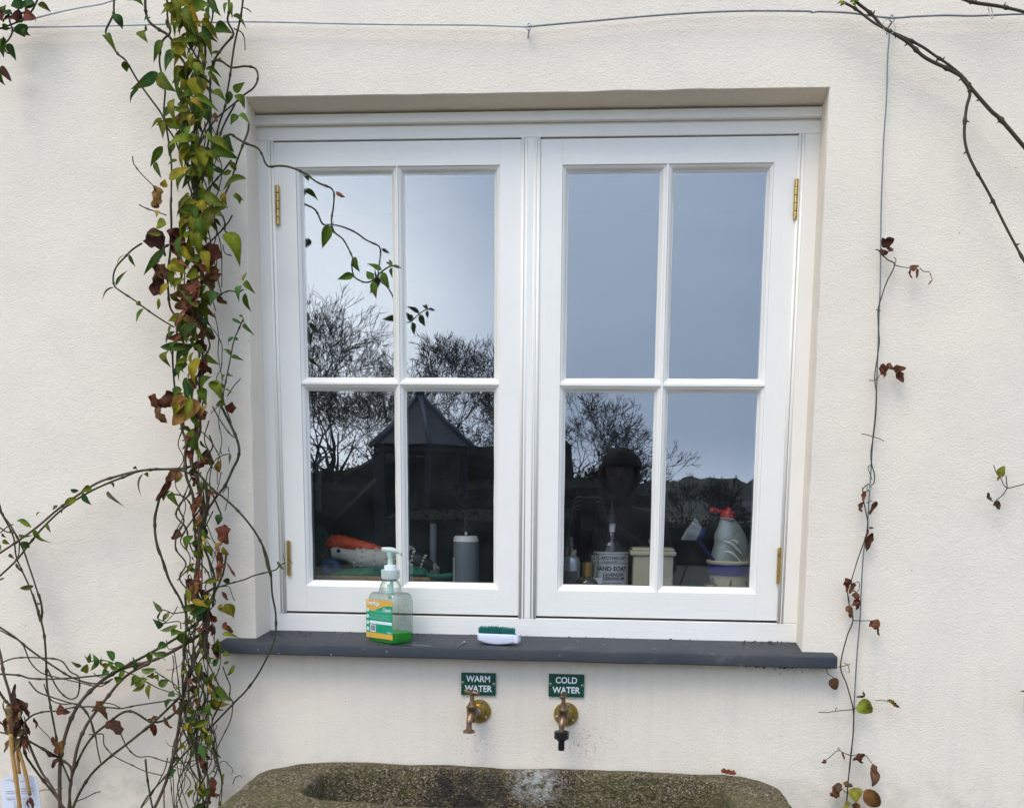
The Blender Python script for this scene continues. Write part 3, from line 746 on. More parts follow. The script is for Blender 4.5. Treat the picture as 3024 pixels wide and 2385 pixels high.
T(st, Z1((1830, -10), (1830, 90), (1820, 170), (1860, 250), (1860, 290), (1790, 370), (1720, 470), (1690, 550), (1680, 650), (1680, 900), (1670, 1100), (1640, 1250), (1600, 1400)), 3.2, -.08)
T(st, Z1((1690, 495), (1760, 485), (1850, 540), (1960, 530), (2040, 550), (2062, 620), (2030, 700), (1950, 760), (1870, 830), (1740, 940), (1660, 1040), (1600, 1150)), 3, -.09)
T(st, Z1((1940, 60), (1980, 75), (2010, 100)), 1.6, -.08); T(st, Z1((1870, 230), (1930, 260), (1955, 320), (1960, 400)), 1.8, -.08)
T(st, Z1((1990, 990), (1980, 1060), (1930, 1190), (1890, 1300), (1850, 1440), (1800, 1550), (1760, 1650)), 3, -.08)
T(st, Z1((1850, 1280), (1760, 1400), (1690, 1480), (1600, 1580), (1500, 1680)), 2.6, -.07)
T(st, Z1((1880, 830), (1790, 1000), (1740, 1130), (1660, 1320), (1600, 1480), (1500, 1600), (1420, 1700)), 2.8, -.08)
T(st, Z1((1060, 1250), (1070, 1310), (1130, 1390), (1220, 1480)), 1.8, -.06); T(st, Z1((1112, 1636), (1180, 1670), (1330, 1720)), 1.8, -.06)
bs = ZW((-160, 470), (-60, 400), (0, 430), (60, 465), (160, 505), (200, 560), (225, 625), (258, 655), (330, 650), (400, 655), (480, 680), (560, 720), (640, 780), (750, 825), (775, 870), (770, 980), (755, 1080), (765, 1150), (790, 1190),
        (850, 1240), (910, 1350), (925, 1400), (918, 1450), (935, 1530), (990, 1570), (1040, 1580), (1090, 1560), (1150, 1500), (1230, 1450), (1290, 1462))
T(st, bs[:14], 3.2, -.11, -.135, node=True); T(st, bs[13:], 2.6, -.135, -.135, wig=.001)
T(st, Z2((1135, 320), (1060, 370), (1000, 430), (930, 510), (905, 590), (915, 660), (960, 700), (1080, 780), (1160, 840), (1260, 910), (1390, 990)), 2.6, -.05)
T(st, Z2((1857, 95), (1830, 145), (1760, 230), (1700, 290), (1620, 370)), 2.4, -.08); T(st, Z2((1740, 740), (1790, 715), (1840, 700), (1900, 710), (1945, 690)), 2.2, -.08, -.145)
T(st, Z2((1480, 0), (1520, 200), (1560, 330), (1600, 450), (1610, 600), (1615, 800), (1610, 1000), (1620, 1200), (1600, 1400), (1600, 1600)), 4, -.07)
T(st, Z2((1700, -20), (1790, 130), (1800, 220), (1850, 260)), 3, -.08); T(st, Z2((1780, 330), (1800, 400), (1855, 420)), 1.6, -.08)
T(st, Z2((1590, 490), (1640, 620), (1700, 700), (1760, 740)), 3.4, -.09); T(st, Z2((1320, 420), (1310, 360), (1350, 330)), 4, -.1)
T(st, Z2((1945, 925), (1920, 980), (1870, 1100), (1840, 1250), (1810, 1400), (1785, 1540), (1800, 1620), (1850, 1760)), 2.2, -.145, -.08)
T(st, Z3((1770, 0), (1850, 160), (1890, 250), (1912, 340), (1900, 420), (1860, 500), (1800, 630), (1730, 720), (1660, 830), (1620, 930), (1600, 1040)), 4.2, -.08, node=True)
T(st, Z3((1700, 0), (1760, 110), (1840, 220), (1890, 255)), 2.2, -.09); T(st, Z2((1925, 1400), (1870, 1460), (1815, 1545)), 1.6, -.07)
T(wd_, Z3((1580, 440), (1500, 487), (1400, 497), (1200, 505), (1080, 520), (960, 550), (800, 600), (680, 670), (560, 750), (440, 840), (300, 960), (150, 1070), (-30, 1190)), 3.6, -.06)
T(st, Z3((1540, 545), (1440, 510), (1250, 500), (1100, 520), (1000, 560), (880, 605), (700, 690), (500, 820), (350, 960), (240, 1090), (130, 1230), (-30, 1380)), 3.2, -.07)
T(st, Z3((-10, 820), (60, 940), (110, 1050), (130, 1200), (180, 1320), (240, 1450), (290, 1600), (320, 1720)), 2.6, -.04); T(st, Z3((-10, 760), (20, 860), (90, 960), (180, 1130), (230, 1270), (280, 1420), (330, 1590), (330, 1720)), 2.8, -.05)
T(st, Z3((-10, 960), (50, 1000), (110, 1010), (150, 1060), (150, 1180), (120, 1230)), 2.2, -.05); T(st, Z3((0, 1010), (60, 960), (105, 940)), 1.8, -.05)
for q, r_ in (((1450, 0), 4.5), ((1560, 10), 6.5), ((1590, 0), 4)):
    T(wd_, Z3(q, (q[0] + 10, 200), (1540, 330), (1530, 440), (1570, 560), (1600, 700), (1640, 830), (1600, 960), (1595, 1100), (1585, 1300), (1575, 1500), (1620, 1706)), r_, -.06 - random.random() * .03, wig=.008)
T(wd_, Z3((1500, 280), (1480, 400), (1490, 560), (1540, 700), (1550, 850), (1560, 1000), (1570, 1200)), 5, -.07)
T(wd_, Z3((1640, 830), (1595, 950), (1600, 1100), (1575, 1300), (1560, 1480), (1640, 1700)), 8, -.05)
T(st, Z3((1640, 600), (1660, 760), (1640, 900), (1600, 1060)), 6, -.08)
T(st, Z3((1380, 540), (1300, 660), (1265, 770), (1240, 900), (1245, 1050), (1290, 1200), (1350, 1380), (1430, 1520), (1480, 1640), (1500, 1720)), 4, -.09, node=True)
T(st, Z3((1385, 560), (1310, 670), (1270, 760), (1232, 890), (1240, 1010), (1260, 1150), (1310, 1240), (1360, 1400), (1410, 1500)), 2.6, -.085)
T(st, Z3((1600, 550), (1700, 660), (1780, 720), (1900, 830), (2010, 960), (2090, 1090), (2140, 1220), (2158, 1340)) + conv([(180, 500), (235, 680), (250, 850), (275, 1000), (262, 1180), (160, 1400), (60, 1540), (0, 1600)], 700, 1400, .4157)
  + Z4((1700, 1030), (1500, 1230), (1330, 1430), (1180, 1600), (1110, 1720)), 3.4, -.10, -.06)
T(st, Z3((1600, 1560), (1650, 1500), (1700, 1460), (1850, 1410), (1960, 1380), (2030, 1350), (2166, 1315), (2210, 1300)) + conv([(300, 650), (345, 625)], 700, 1400, .4157), 2.4, -.08)
T(st, Z3((1600, 190), (1680, 270), (1740, 370), (1765, 430)), 1.8, -.08); T(st, Z3((1650, 590), (1660, 530), (1720, 430), (1780, 390), (1840, 378)), 1.8, -.08)
T(st, Z3((1765, 530), (1755, 600), (1735, 670)), 1.4, -.08); T(st, Z3((1780, 690), (1820, 640), (1825, 720), (1800, 830)), 1.6, -.08)
T(st, Z3((1650, 930), (1700, 1060), (1730, 1130), (1680, 1300)), 1.6, -.07); T(st, Z3((1390, 700), (1470, 720), (1530, 800), (1550, 950), (1570, 1050)), 2.4, -.09)
T(st, Z3((1620, 1100), (1680, 1250), (1720, 1400), (1700, 1600)), 4, -.06); T(st, Z3((1700, 700), (1750, 820), (1770, 870)), 3, -.07)
T(st, Z3((1810, 1170), (1790, 1300), (1740, 1440), (1650, 1600), (1570, 1706)), 3.6, -.08)
T(st, Z3((1620, 1500), (1700, 1450), (1760, 1440), (1830, 1440), (1860, 1520), (1880, 1550)), 1.6, -.08)
T(st, Z3((1480, 1640), (1380, 1650), (1300, 1625), (1260, 1690), (1330, 1720)), 2, -.08)
# lower tangle
T(wd_, Z4((480, 1720), (478, 1400), (500, 1200), (560, 1000), (640, 850), (760, 720), (880, 630), (1000, 570), (1160, 530), (1300, 480), (1450, 400), (1560, 330), (1620, 290)), 6, -.05, node=True)
T(wd_, Z4((580, 1400), (620, 1200), (680, 1050), (760, 930), (870, 790), (960, 680), (1060, 600), (1200, 530)), 5.2, -.06)
T(st, Z4((870, 640), (1000, 560), (1170, 470), (1350, 370), (1500, 270), (1600, 180), (1690, 40)), 4.4, -.08)
T(st, Z4((565, 1720), (560, 1500), (640, 1280), (740, 1120), (870, 1010), (960, 940), (1030, 917), (1100, 940), (1200, 1000), (1300, 995), (1400, 930), (1470, 850)), 4, -.05, node=True)
T(st, Z4((570, 1720), (640, 1560), (740, 1410), (870, 1290), (1000, 1190), (1200, 1030), (1330, 910), (1450, 790)), 4.4, -.07, node=True)
T(wd_, Z4((545, 1720), (560, 1560), (570, 1380), (500, 1310), (400, 1250), (240, 1160), (150, 1110)), 4, -.05)
T(st, Z4((-20, 235), (110, 320), (220, 410), (300, 470), (430, 560), (560, 640), (700, 690), (820, 695), (900, 660)), 3.2, -.05)
T(st, Z4((-20, 260), (90, 320), (180, 380), (240, 520), (330, 610), (470, 650), (640, 690), (790, 720), (880, 680)), 2.2, -.05)
T(st, Z4((-20, 620), (150, 630), (240, 655), (400, 660), (600, 650), (800, 630), (880, 620)), 3.2, -.06, node=True)
T(st, Z4((260, -20), (300, 100), (330, 200), (355, 320), (368, 500), (375, 700), (400, 860), (430, 1020), (460, 1180), (485, 1300), (560, 1480)), 3.4, -.055, node=True)
T(st, Z4((315, -20), (340, 110), (330, 220)), 2.4, -.05)
T(wd_, Z4((-20, 380), (10, 500), (30, 620), (70, 750), (110, 900), (190, 1050), (240, 1200), (330, 1400), (420, 1530), (520, 1720)), 4.4, -.07, node=True)
T(st, Z4((-20, 740), (40, 830), (110, 900), (150, 1000), (200, 1250), (250, 1340), (330, 1450), (450, 1600), (530, 1720)), 4, -.055)
T(st, Z4((380, 580), (450, 720), (520, 800), (580, 820), (625, 780), (632, 650), (560, 600), (480, 510), (300, 490), (150, 490), (60, 510), (-20, 550)), 2.4, -.05)
T(st, Z4((230, 680), (300, 760), (400, 800), (520, 840), (640, 880), (720, 980), (760, 1100), (780, 1220), (805, 1330)), 2.4, -.06)
T(st, Z4((350, 700), (400, 820), (500, 860), (620, 860), (700, 930), (740, 1060), (760, 1130)), 2, -.05)
T(st, Z4((200, 1000), (260, 950), (350, 922), (450, 915), (600, 885), (750, 882), (900, 890), (970, 895), (1100, 870), (1300, 840), (1450, 820)), 2.8, -.08)
T(st, Z4((820, 850), (900, 860), (965, 895)), 2, -.07); T(st, Z4((710, 1105), (780, 1100), (825, 1105), (835, 1190), (920, 1280), (1060, 1350), (1170, 1400), (1300, 1430)), 2, -.06)
T(st, Z4((960, 1090), (1020, 1210), (1100, 1280), (1200, 1280), (1330, 1320), (1450, 1330), (1560, 1310)), 2, -.06)
T(st, Z4((1163, 1300), (1175, 1430), (1195, 1560), (1225, 1720)), 3.2, -.05); T(st, Z4((-20, 990), (50, 1040), (120, 1060)), 3, -.06); T(wd_, Z4((-20, 1080), (60, 1100), (110, 1130)), 3, -.06)
T(st, Z4((300, 1030), (380, 1110), (400, 1140)), 1.2, -.05); T(st, Z4((600, 1640), (680, 1610), (760, 1570), (805, 1560)), 1.8, -.05); T(st, Z4((260, 1600), (330, 1550), (420, 1545), (500, 1530)), 1.5, -.05)
T(wd_, Z4((1650, -40), (1640, 300), (1560, 500), (1490, 660), (1450, 900), (1420, 1100), (1370, 1350), (1300, 1550), (1220, 1720)), 6, -.06, node=True)
T(wd_, Z4((1640, -40), (1660, 150), (1640, 330), (1650, 460)), 10, -.06)
T(st, Z4((1480, -20), (1490, 200), (1470, 500), (1460, 700), (1475, 900), (1520, 1100), (1570, 1300), (1620, 1600), (1640, 1720)), 4, -.08)
T(st, Z4((1780, 560), (1810, 640), (1840, 720), (1835, 800), (1860, 850), (1845, 980), (1780, 1120), (1730, 1220)), 2, -.08)
T(st, Z4((1690, 1060), (1730, 1180), (1730, 1340), (1660, 1440)), 1.8, -.08); T(st, Z4((1340, 1290), (1310, 1400), (1200, 1600), (1100, 1720)), 2, -.05)
T(st, Z4((1280, 130), (1265, 180), (1300, 215), (1430, 200), (1445, 260)), 1.8, -.08); T(st, Z4((1420, 80), (1380, 150), (1310, 220)), 1.6, -.08); T(st, Z4((1240, 600), (1300, 640), (1380, 690), (1420, 730), (1450, 800)), 2, -.07)
T(st, Z4((1860, 1500), (1880, 1450), (1920, 1430), (1935, 1450)), 1.3, -.03); T(st, Z4((1330, 350), (1350, 420), (1440, 400)), 1.6, -.07)
T(st, Z4((750, 610), (780, 640), (860, 650)), 1.6, -.06); T(st, Z4((720, 520), (800, 510), (900, 530), (1000, 600), (1100, 640), (1200, 700), (1280, 740), (1440, 790)), 2, -.07)
T(st, Z4((1380, 470), (1390, 560), (1375, 660), (1400, 740), (1440, 780)), 1.8, -.07)
for i in range(34):   # fine wandering tendrils in the bundle
    y0 = random.choice((-20, 150, 380, 620, 900, 1250, 1450, 1700, 1900, 2050, 2150)) + random.uniform(-60, 60); L = random.uniform(250, 620); pts = []; x = 580 + random.uniform(-45, 55)
    for k in range(9):
        pts.append((x, y0 + L * k / 8)); x += random.uniform(-34, 34); x = max(520, min(655, x))
    T(st, pts, random.uniform(1.3, 3.0), random.uniform(-.11, -.03), wig=.012)
for i in range(20):   # short curly bits near the foot
    x, y = random.uniform(530, 650), random.uniform(1850, 2350); a = random.uniform(0, 6.3); pts = []
    for k in range(7): pts.append((x, y)); x += 11 * math.cos(a); y += 11 * math.sin(a); a += random.uniform(-.2, .9)
    T(st, pts, 1.2, random.uniform(-.10, -.04), node=False)
for i in range(15):   # long loose stems at the foot
    x0 = random.uniform(540, 640); x1 = random.uniform(500, 680); y0 = random.uniform(1780, 2000)
    pts = [(x0 + (x1 - x0) * k / 6 + random.uniform(-34, 34), y0 + (2410 - y0) * k / 6) for k in range(7)]
    T(st if i % 4 else wd_, pts, random.uniform(1.4, 3.2), random.uniform(-.10, -.03), wig=.008)

# foliage: traced leaves first
L_ = leafpx
def G(mb, Z, items, pal, Y=-.09, kind='g'):
    for x0, y0, x1, y1, w_ in items:
        (a, b_), (c, d_) = Z((x0, y0), (x1, y1)); L_(mb, a, b_, c, d_, w_ * .3694, -.145 if Z in (Z1, Z2) and x0 > 1840 else Y, pal, kind)
G(fo, Z1, [(905, 115, 985, 240, 70), (845, 280, 940, 430, 60), (990, 490, 1015, 580, 55), (1260, 580, 1040, 715, 80), (1110, 700, 1035, 830, 30), (1260, 590, 1410, 735, 100), (1010, -10, 1150, 40, 110),
           (1180, 240, 1175, 340, 110), (1290, 320, 1222, 500, 60), (1200, 150, 1150, 165, 40), (1690, -10, 1770, 135, 60), (1820, 20, 1790, 110, 40), (1840, 20, 1855, 145, 40), (1720, 220, 1860, 270, 90), (1310, 930, 1450, 850, 60),
           (1300, 950, 1205, 1030, 45), (1270, 960, 1300, 1110, 60), (1300, 1170, 1200, 1340, 60), (1690, 735, 1810, 810, 70), (1870, 730, 1955, 655, 60), (1840, 730, 1820, 840, 60), (1880, 760, 1960, 870, 80), (1900, 920, 1840, 1000, 60),
           (1900, 930, 2000, 985, 60), (1690, 1200, 1910, 1270, 110), (1790, 1080, 1870, 1220, 90), (1840, 1290, 1890, 1370, 45), (1710, 1350, 1800, 1400, 50), (1850, 1370, 1770, 1390, 40), (1970, 1430, 1770, 1520, 70),
           (1880, 1540, 1920, 1640, 35), (1240, 1300, 1290, 1430, 50), (1550, 820, 1690, 1000, 110), (1450, 430, 1310, 560, 110), (1530, 100, 1690, 30, 110)], GREENS + TEAL)
G(fo, Z1, [(1460, 100, 1360, 220, 110), (1500, 80, 1610, 220, 130), (1310, 0, 1520, 50, 80), (1380, 20, 1560, -5, 90), (1570, 620, 1580, 820, 150), (1470, 720, 1440, 620, 110), (1350, 1430, 1530, 1330, 120), (1640, 1220, 1690, 1380, 90), (1480, 1180, 1540, 1260, 60),
           (1560, 1640, 1520, 1760, 110), (1790, 1540, 1815, 1650, 55), (1650, 1700, 1620, 1580, 80), (1370, 400, 1500, 470, 120), (1310, 1500, 1320, 1430, 60)], YELS, -.11)
G(fo, Z2, [(1260, 60, 1250, 110, 40), (1330, 170, 1245, 180, 90), (1530, 110, 1640, 130, 90), (1700, 80, 1640, 330, 130), (1590, 190, 1590, 430, 110), (1480, 170, 1480, 290, 60), (1800, 240, 1920, 500, 120), (1350, 490, 1490, 570, 110), (1400, 690, 1480, 600, 90),
           (1590, 560, 1480, 590, 100), (1350, 650, 1270, 750, 70), (1270, 760, 1260, 860, 30), (1370, 980, 1350, 1070, 60), (1460, 900, 1340, 940, 70)], YELS + [GREENS[4]], -.11)
G(fo, Z2, [(1310, 370, 1135, 575, 60), (1250, 420, 1235, 500, 50), (1030, 410, 1085, 510, 30), (925, 660, 1022, 535, 28), (915, 672, 808, 775, 26), (1095, 790, 1130, 825, 40), (1145, 840, 1085, 955, 50), (1000, 410, 920, 520, 14),
           (1945, 620, 1982, 540, 50), (1955, 625, 2040, 722, 50), (1925, 660, 1905, 785, 55), (1960, 720, 2008, 872, 55), (1930, 960, 1845, 920, 26), (1940, 970, 2032, 1057, 34), (1945, 915, 1905, 908, 20), (1948, 912, 1980, 965, 14),
           (1870, 1075, 1822, 1135, 40), (1875, 1080, 1905, 1095, 25), (1845, 1215, 1778, 1163, 34), (1852, 1220, 1952, 1256, 34), (1815, 1370, 1865, 1380, 30), (1800, 1370, 1795, 1420, 30), (1790, 1480, 1768, 1440, 30), (1800, 1490, 1868, 1515, 20),
           (1430, 900, 1495, 1120, 130), (1700, 700, 1670, 830, 100), (1740, 710, 1680, 820, 70), (1520, 1150, 1262, 1145, 70), (1350, 1180, 1355, 1310, 90), (1500, 1290, 1370, 1350, 90), (1470, 1260, 1385, 1400, 70), (1620, 920, 1690, 985, 40),
           (1640, 1000, 1715, 1060, 40), (1630, 1210, 1755, 1295, 55), (1540, 1150, 1640, 1200, 50), (1690, 1390, 1600, 1500, 80), (1600, 1480, 1650, 1620, 80), (1690, 1420, 1780, 1580, 90), (1410, 1460, 1430, 1560, 70), (1800, 1600, 1720, 1620, 55)], GREENS + TEAL, -.10)
G(fo, Z3, [(1590, 210, 1610, 410, 90), (1600, 400, 1720, 500, 40), (730, 650, 640, 690, 60), (660, 690, 735, 790, 50), (630, 670, 555, 660, 34), (620, 740, 500, 790, 60), (250, 965, 120, 910, 44), (270, 980, 340, 1085, 60), (320, 1010, 408, 1095, 26),
           (870, 620, 915, 650, 40), (1150, 540, 1190, 565, 40), (1060, 495, 1100, 510, 30), (500, 820, 495, 860, 24), (370, 930, 410, 1010, 30), (150, 1030, 260, 1030, 30), (170, 1080, 240, 1130, 60), (70, 1180, 120, 1220, 30), (1300, 740, 1360, 670, 70),
           (1360, 690, 1430, 810, 60), (1400, 610, 1470, 540, 30), (1540, 1030, 1490, 1150, 80), (1620, 1090, 1510, 1100, 40), (1640, 1110, 1700, 1215, 50), (1750, 860, 1740, 950, 60), (1550, 1250, 1490, 1345, 60), (1540, 1200, 1555, 1240, 40),
           (1510, 1340, 1520, 1400, 20), (1500, 1400, 1490, 1460, 20), (1750, 1390, 1610, 1415, 50), (1780, 1390, 1840, 1410, 50), (1840, 380, 1830, 465, 30), (1780, 390, 1770, 310, 12), (1840, 375, 1840, 300, 12), (1700, 1540, 1640, 1600, 60), (1610, 1600, 1440, 1600, 60),
           (1640, 1610, 1540, 1690, 80), (20, 1070, 80, 1100, 40), (10, 1100, 10, 1170, 26), (0, 1390, 40, 1370, 20), (320, 840, 300, 890, 16)], GREENS + TEAL, -.085)
G(fo, Z3, [(1145, 535, 1120, 720, 22), (855, 680, 985, 800, 34), (130, 1250, 180, 1330, 45), (20, 1010, 55, 1050, 30), (270, 1430, 150, 1455, 45), (300, 1575, 345, 1580, 24), (460, 790, 420, 830, 30)], [(.10, .10, .03), (.13, .09, .05)], -.06)
G(fo, Z3, [(1760, 1580, 1790, 1650, 50), (1790, 1580, 1870, 1690, 80), (1640, 1560, 1690, 1500, 60), (1780, 1120, 1840, 1190, 50)], YELS, -.09)
G(fo, Z4, [(1290, 130, 1218, 30, 44), (1350, 130, 1300, 200, 40), (1420, 230, 1270, 280, 46), (1560, 200, 1440, 215, 40), (1340, 455, 1190, 450, 60), (1250, 580, 1115, 575, 50), (1265, 710, 1358, 665, 70), (1180, 660, 1070, 720, 70), (1650, 940, 1550, 940, 60)], PALE, -.085)
G(fo, Z4, [(1290, 250, 1220, 180, 60), (1560, 100, 1450, 90, 60), (1620, 110, 1510, 140, 90), (1680, 30, 1640, 110, 70), (1370, 310, 1480, 290, 60), (1440, 290, 1480, 400, 90), (1330, 380, 1250, 430, 70), (1190, 440, 1190, 530, 50), (1320, 460, 1330, 520, 40),
           (650, 560, 565, 518, 34), (700, 540, 660, 610, 60), (720, 530, 675, 470, 26), (715, 520, 722, 450, 34), (780, 560, 740, 455, 44), (790, 540, 720, 600, 60), (830, 560, 810, 480, 30), (870, 540, 830, 580, 60), (905, 520, 845, 430, 60), (900, 530, 860, 560, 50),
           (1000, 560, 910, 520, 44), (950, 580, 870, 550, 40), (1080, 590, 1060, 480, 40), (870, 600, 810, 640, 60), (980, 650, 920, 680, 60), (1000, 600, 940, 660, 60), (1090, 630, 1045, 720, 60), (1230, 620, 1170, 640, 50), (1240, 630, 1270, 680, 40),
           (1200, 700, 1190, 830, 60), (1160, 700, 1050, 760, 44), (1700, 740, 1850, 830, 110), (1350, 770, 1400, 800, 60), (1370, 820, 1330, 910, 50), (1480, 840, 1500, 900, 60), (1560, 960, 1500, 1050, 90), (1640, 980, 1560, 1080, 90), (1660, 860, 1690, 960, 60),
           (1690, 1100, 1670, 1220, 60), (1560, 880, 1640, 900, 50), (1440, 1290, 1390, 1310, 40), (1400, 1380, 1370, 1450, 46), (1780, 300, 1910, 330, 40), (1740, 340, 1700, 470, 60), (1780, 460, 1850, 470, 50), (1750, 500, 1700, 560, 50), (1800, 520, 1815, 540, 40),
           (1875, 545, 1810, 640, 34), (1730, 620, 1740, 700, 20), (1450, 730, 1400, 750, 40), (1340, 1440, 1360, 1460, 20)], GREENS + TEAL + [YELS[3]], -.09)
G(fo, Z4, [(1780, 60, 1780, 140, 40), (1800, 60, 1875, 170, 80), (1500, 1010, 1540, 1100, 70), (1580, 1470, 1590, 1600, 20), (1450, 1160, 1490, 1230, 50)], YELS, -.09)
for (x0, y0, x1, y1, w_) in ((735, 1125, 680, 1312, 62), (940, 1375, 985, 1502, 44), (940, 1530, 800, 1558, 44), (1088, 1556, 1035, 1488, 46), (1155, 1485, 1035, 1428, 34), (1083, 1575, 1115, 1712, 44), (1160, 1500, 1222, 1625, 44), (1240, 1462, 1240, 1545, 26), (1240, 1442, 1188, 1415, 24), (1250, 1442, 1322, 1470, 18), (1215, 1400, 1245, 1445, 14)):
    (a, b_), (c, d_) = ZW((x0, y0), (x1, y1)); L_(fo, a, b_, c, d_, w_ * .3694 * 1.35, -.135, [(.07, .125, .012), (.085, .14, .014)], 'g', dy=.004, curl=.05)
(a, b_), (c, d_) = ZW((780, 1190), (775, 1085)); L_(fo, a, b_, c, d_, 9, -.135, TEAL, 'g', dy=.03)
(a, b_), (c, d_) = ZW((790, 855), (862, 902)); L_(de, a, b_, c, d_, 10, -.135, BROWNS, 'd', dy=.0)
for (x0, y0, x1, y1, w_) in ((300, 650, 280, 615, 18), (300, 655, 335, 680, 18), (345, 625, 330, 550, 6), (360, 600, 408, 640, 6)):
    (a, b_), (c, d_) = conv([(x0, y0), (x1, y1)], 700, 1400, .4157); L_(fo, a, b_, c, d_, w_ * .4157, -.08, GREENS, 's', dy=0)
# random filling of the bundle
KEY = [(0, 560, 90, 1.0), (100, 565, 85, 1.0), (200, 575, 70, .9), (330, 560, 60, .8), (430, 570, 80, 1.0), (520, 590, 90, 1.0), (600, 580, 85, .95), (700, 575, 80, .9), (800, 565, 80, .8), (900, 565, 70, .7), (1000, 560, 45, .6), (1100, 560, 60, .65),
       (1220, 560, 55, .5), (1300, 575, 22, .18), (1400, 585, 30, .18), (1500, 590, 30, .16), (1600, 592, 30, .2), (1700, 592, 35, .2), (1800, 600, 50, .34), (1900, 600, 60, .34), (2000, 590, 65, .5), (2100, 590, 60, .6), (2200, 600, 50, .42), (2385, 610, 45, .25)]
def kk(y):
    for a, b_ in zip(KEY, KEY[1:]):
        if a[0] <= y <= b_[0]:
            t = (y - a[0]) / (b_[0] - a[0]); return [a[i] + (b_[i] - a[i]) * t for i in (1, 2, 3)]
    return KEY[-1][1:]
y = -30
while y < 2380:
    c, hw, dn = kk(max(0, y))
    for _ in range(4):
        if random.random() > dn * .74: continue
        x = c + random.gauss(0, hw * .42); yy = y + random.uniform(-8, 8)
        a = random.gauss(-math.pi / 2, .80); L = random.choice((random.uniform(26, 55), random.uniform(42, 90))) * (1 if y < 1300 else .66); w_ = L * random.uniform(.22, .44)
        u = random.random(); pal = GREENS if u < .58 else TEAL if u < .63 else YELS
        if y < 420 and u > .9: pal = [YELS[3]]
        if 700 < y < 1000 and random.random() < .35: pal = BROWNS
        L_(fo, x, yy, x + L * math.cos(a), yy - L * math.sin(a), w_, random.uniform(-.14, -.035), pal, 'g')
    y += 11
BR = [(Z1, [(1240, 1485, 1235, 1660, 115), (1520, 900, 1530, 1010, 60), (1450, 900, 1400, 960, 60), (1500, 1020, 1450, 1110, 40), (1720, 900, 1735, 980, 40)]),
      (Z2, [(1310, 260, 1140, 300, 140), (1400, 195, 1420, 350, 155), (1250, -10, 1235, 40, 60), (1740, 330, 1640, 500, 120), (1370, 330, 1440, 430, 60), (1450, 320, 1550, 410, 70), (1260, 490, 1340, 610, 110), (1290, 560, 1230, 740, 130), (1540, 500, 1600, 540, 100),
            (1690, 510, 1735, 620, 120), (1640, 580, 1700, 690, 110), (1560, 590, 1400, 760, 170), (1600, 640, 1480, 880, 160), (1500, 700, 1420, 850, 120), (1540, 760, 1590, 980, 90), (1730, 740, 1815, 805, 55), (1630, 980, 1600, 1080, 60), (1560, 1110, 1650, 1180, 100),
            (1630, 1250, 1690, 1360, 90), (1640, 1300, 1570, 1380, 70), (1520, 1400, 1570, 1480, 60), (1190, 1540, 1290, 1640, 90), (1390, 1520, 1260, 1610, 120), (1850, 1590, 1855, 1680, 70)]),
      (Z3, [(1250, 10, 1330, 125, 90), (1620, 20, 1600, 110, 100), (1470, 60, 1480, 170, 40), (1765, 435, 1765, 540, 65), (1440, 510, 1330, 620, 90), (1370, 590, 1245, 755, 50), (1540, 560, 1550, 640, 50), (1600, 700, 1560, 850, 70), (1600, 860, 1570, 960, 60),
            (1790, 945, 1800, 1095, 125), (1770, 1080, 1740, 1170, 70), (1740, 1160, 1780, 1260, 70), (1770, 1240, 1730, 1330, 60), (1760, 1320, 1745, 1390, 50), (1820, 1250, 1885, 1360, 26), (1540, 1420, 1560, 1590, 70), (1600, 1300, 1590, 1480, 50), (1775, 1480, 1820, 1550, 50),
            (1500, 350, 1520, 420, 60), (1640, 960, 1620, 1060, 40), (1590, 1380, 1560, 1500, 60)]),
      (Z4, [(455, 905, 555, 930, 90), (820, 840, 735, 920, 60), (800, 850, 860, 990, 60), (860, 1000, 970, 1090, 120), (1260, 960, 1180, 985, 34), (1215, 1015, 1240, 1115, 50), (1310, 960, 1380, 1060, 30), (420, 1120, 470, 1270, 80), (510, 1150, 480, 1260, 60),
            (470, 1290, 415, 1375, 40), (360, 1240, 480, 1290, 46), (1790, 210, 1860, 290, 60), (1690, 220, 1700, 320, 50), (1620, 240, 1600, 280, 60), (1520, 650, 1530, 700, 44), (1540, 710, 1560, 790, 70), (1600, 590, 1650, 660, 60), (1390, 860, 1440, 950, 50),
            (1570, 820, 1590, 880, 60), (1620, 1240, 1600, 1310, 60), (1690, 1440, 1700, 1600, 50), (1690, 700, 1710, 760, 40), (1570, 200, 1570, 250, 34), (1530, -10, 1560, 50, 60)])]
for Z, it in BR:
    for q in it: G(de, Z, [q], BROWNS if random.random() < .88 else [(.28, .15, .04)], random.uniform(-.12, -.08) if q[0] > 1100 else -.065, 'r' if q[4] > 138 else 'd')
G(de, Z3, [(1600, -30, 1375, 150, 150)], [(.28, .15, .03), (.22, .09, .02)], -.13, 'r'); G(de, Z2, [(1500, 1560, 1390, 1690, 130), (1640, 1620, 1600, 1700, 100)], [(.26, .15, .03)], -.12, 'r')
for i in range(46):
    yy = random.choice((random.uniform(720, 1000), random.uniform(1200, 1760), random.uniform(1800, 2370))); c, hw, dn = kk(yy); x = c + random.gauss(0, max(18, hw * .4)); a = random.gauss(-math.pi / 2, .8); L = random.uniform(18, 44)
    L_(de, x, yy, x + L * math.cos(a), yy - L * math.sin(a), L * random.uniform(.4, .8), random.uniform(-.11, -.04), BROWNS, 'd')
st.build('green_stems', m_stem, vine, smooth=True); wd_.build('woody_stems', m_wood, vine, smooth=True)
fo.build('foliage', m_leaf, vine, smooth=True); de.build('withered_foliage', m_dead, vine, smooth=True)

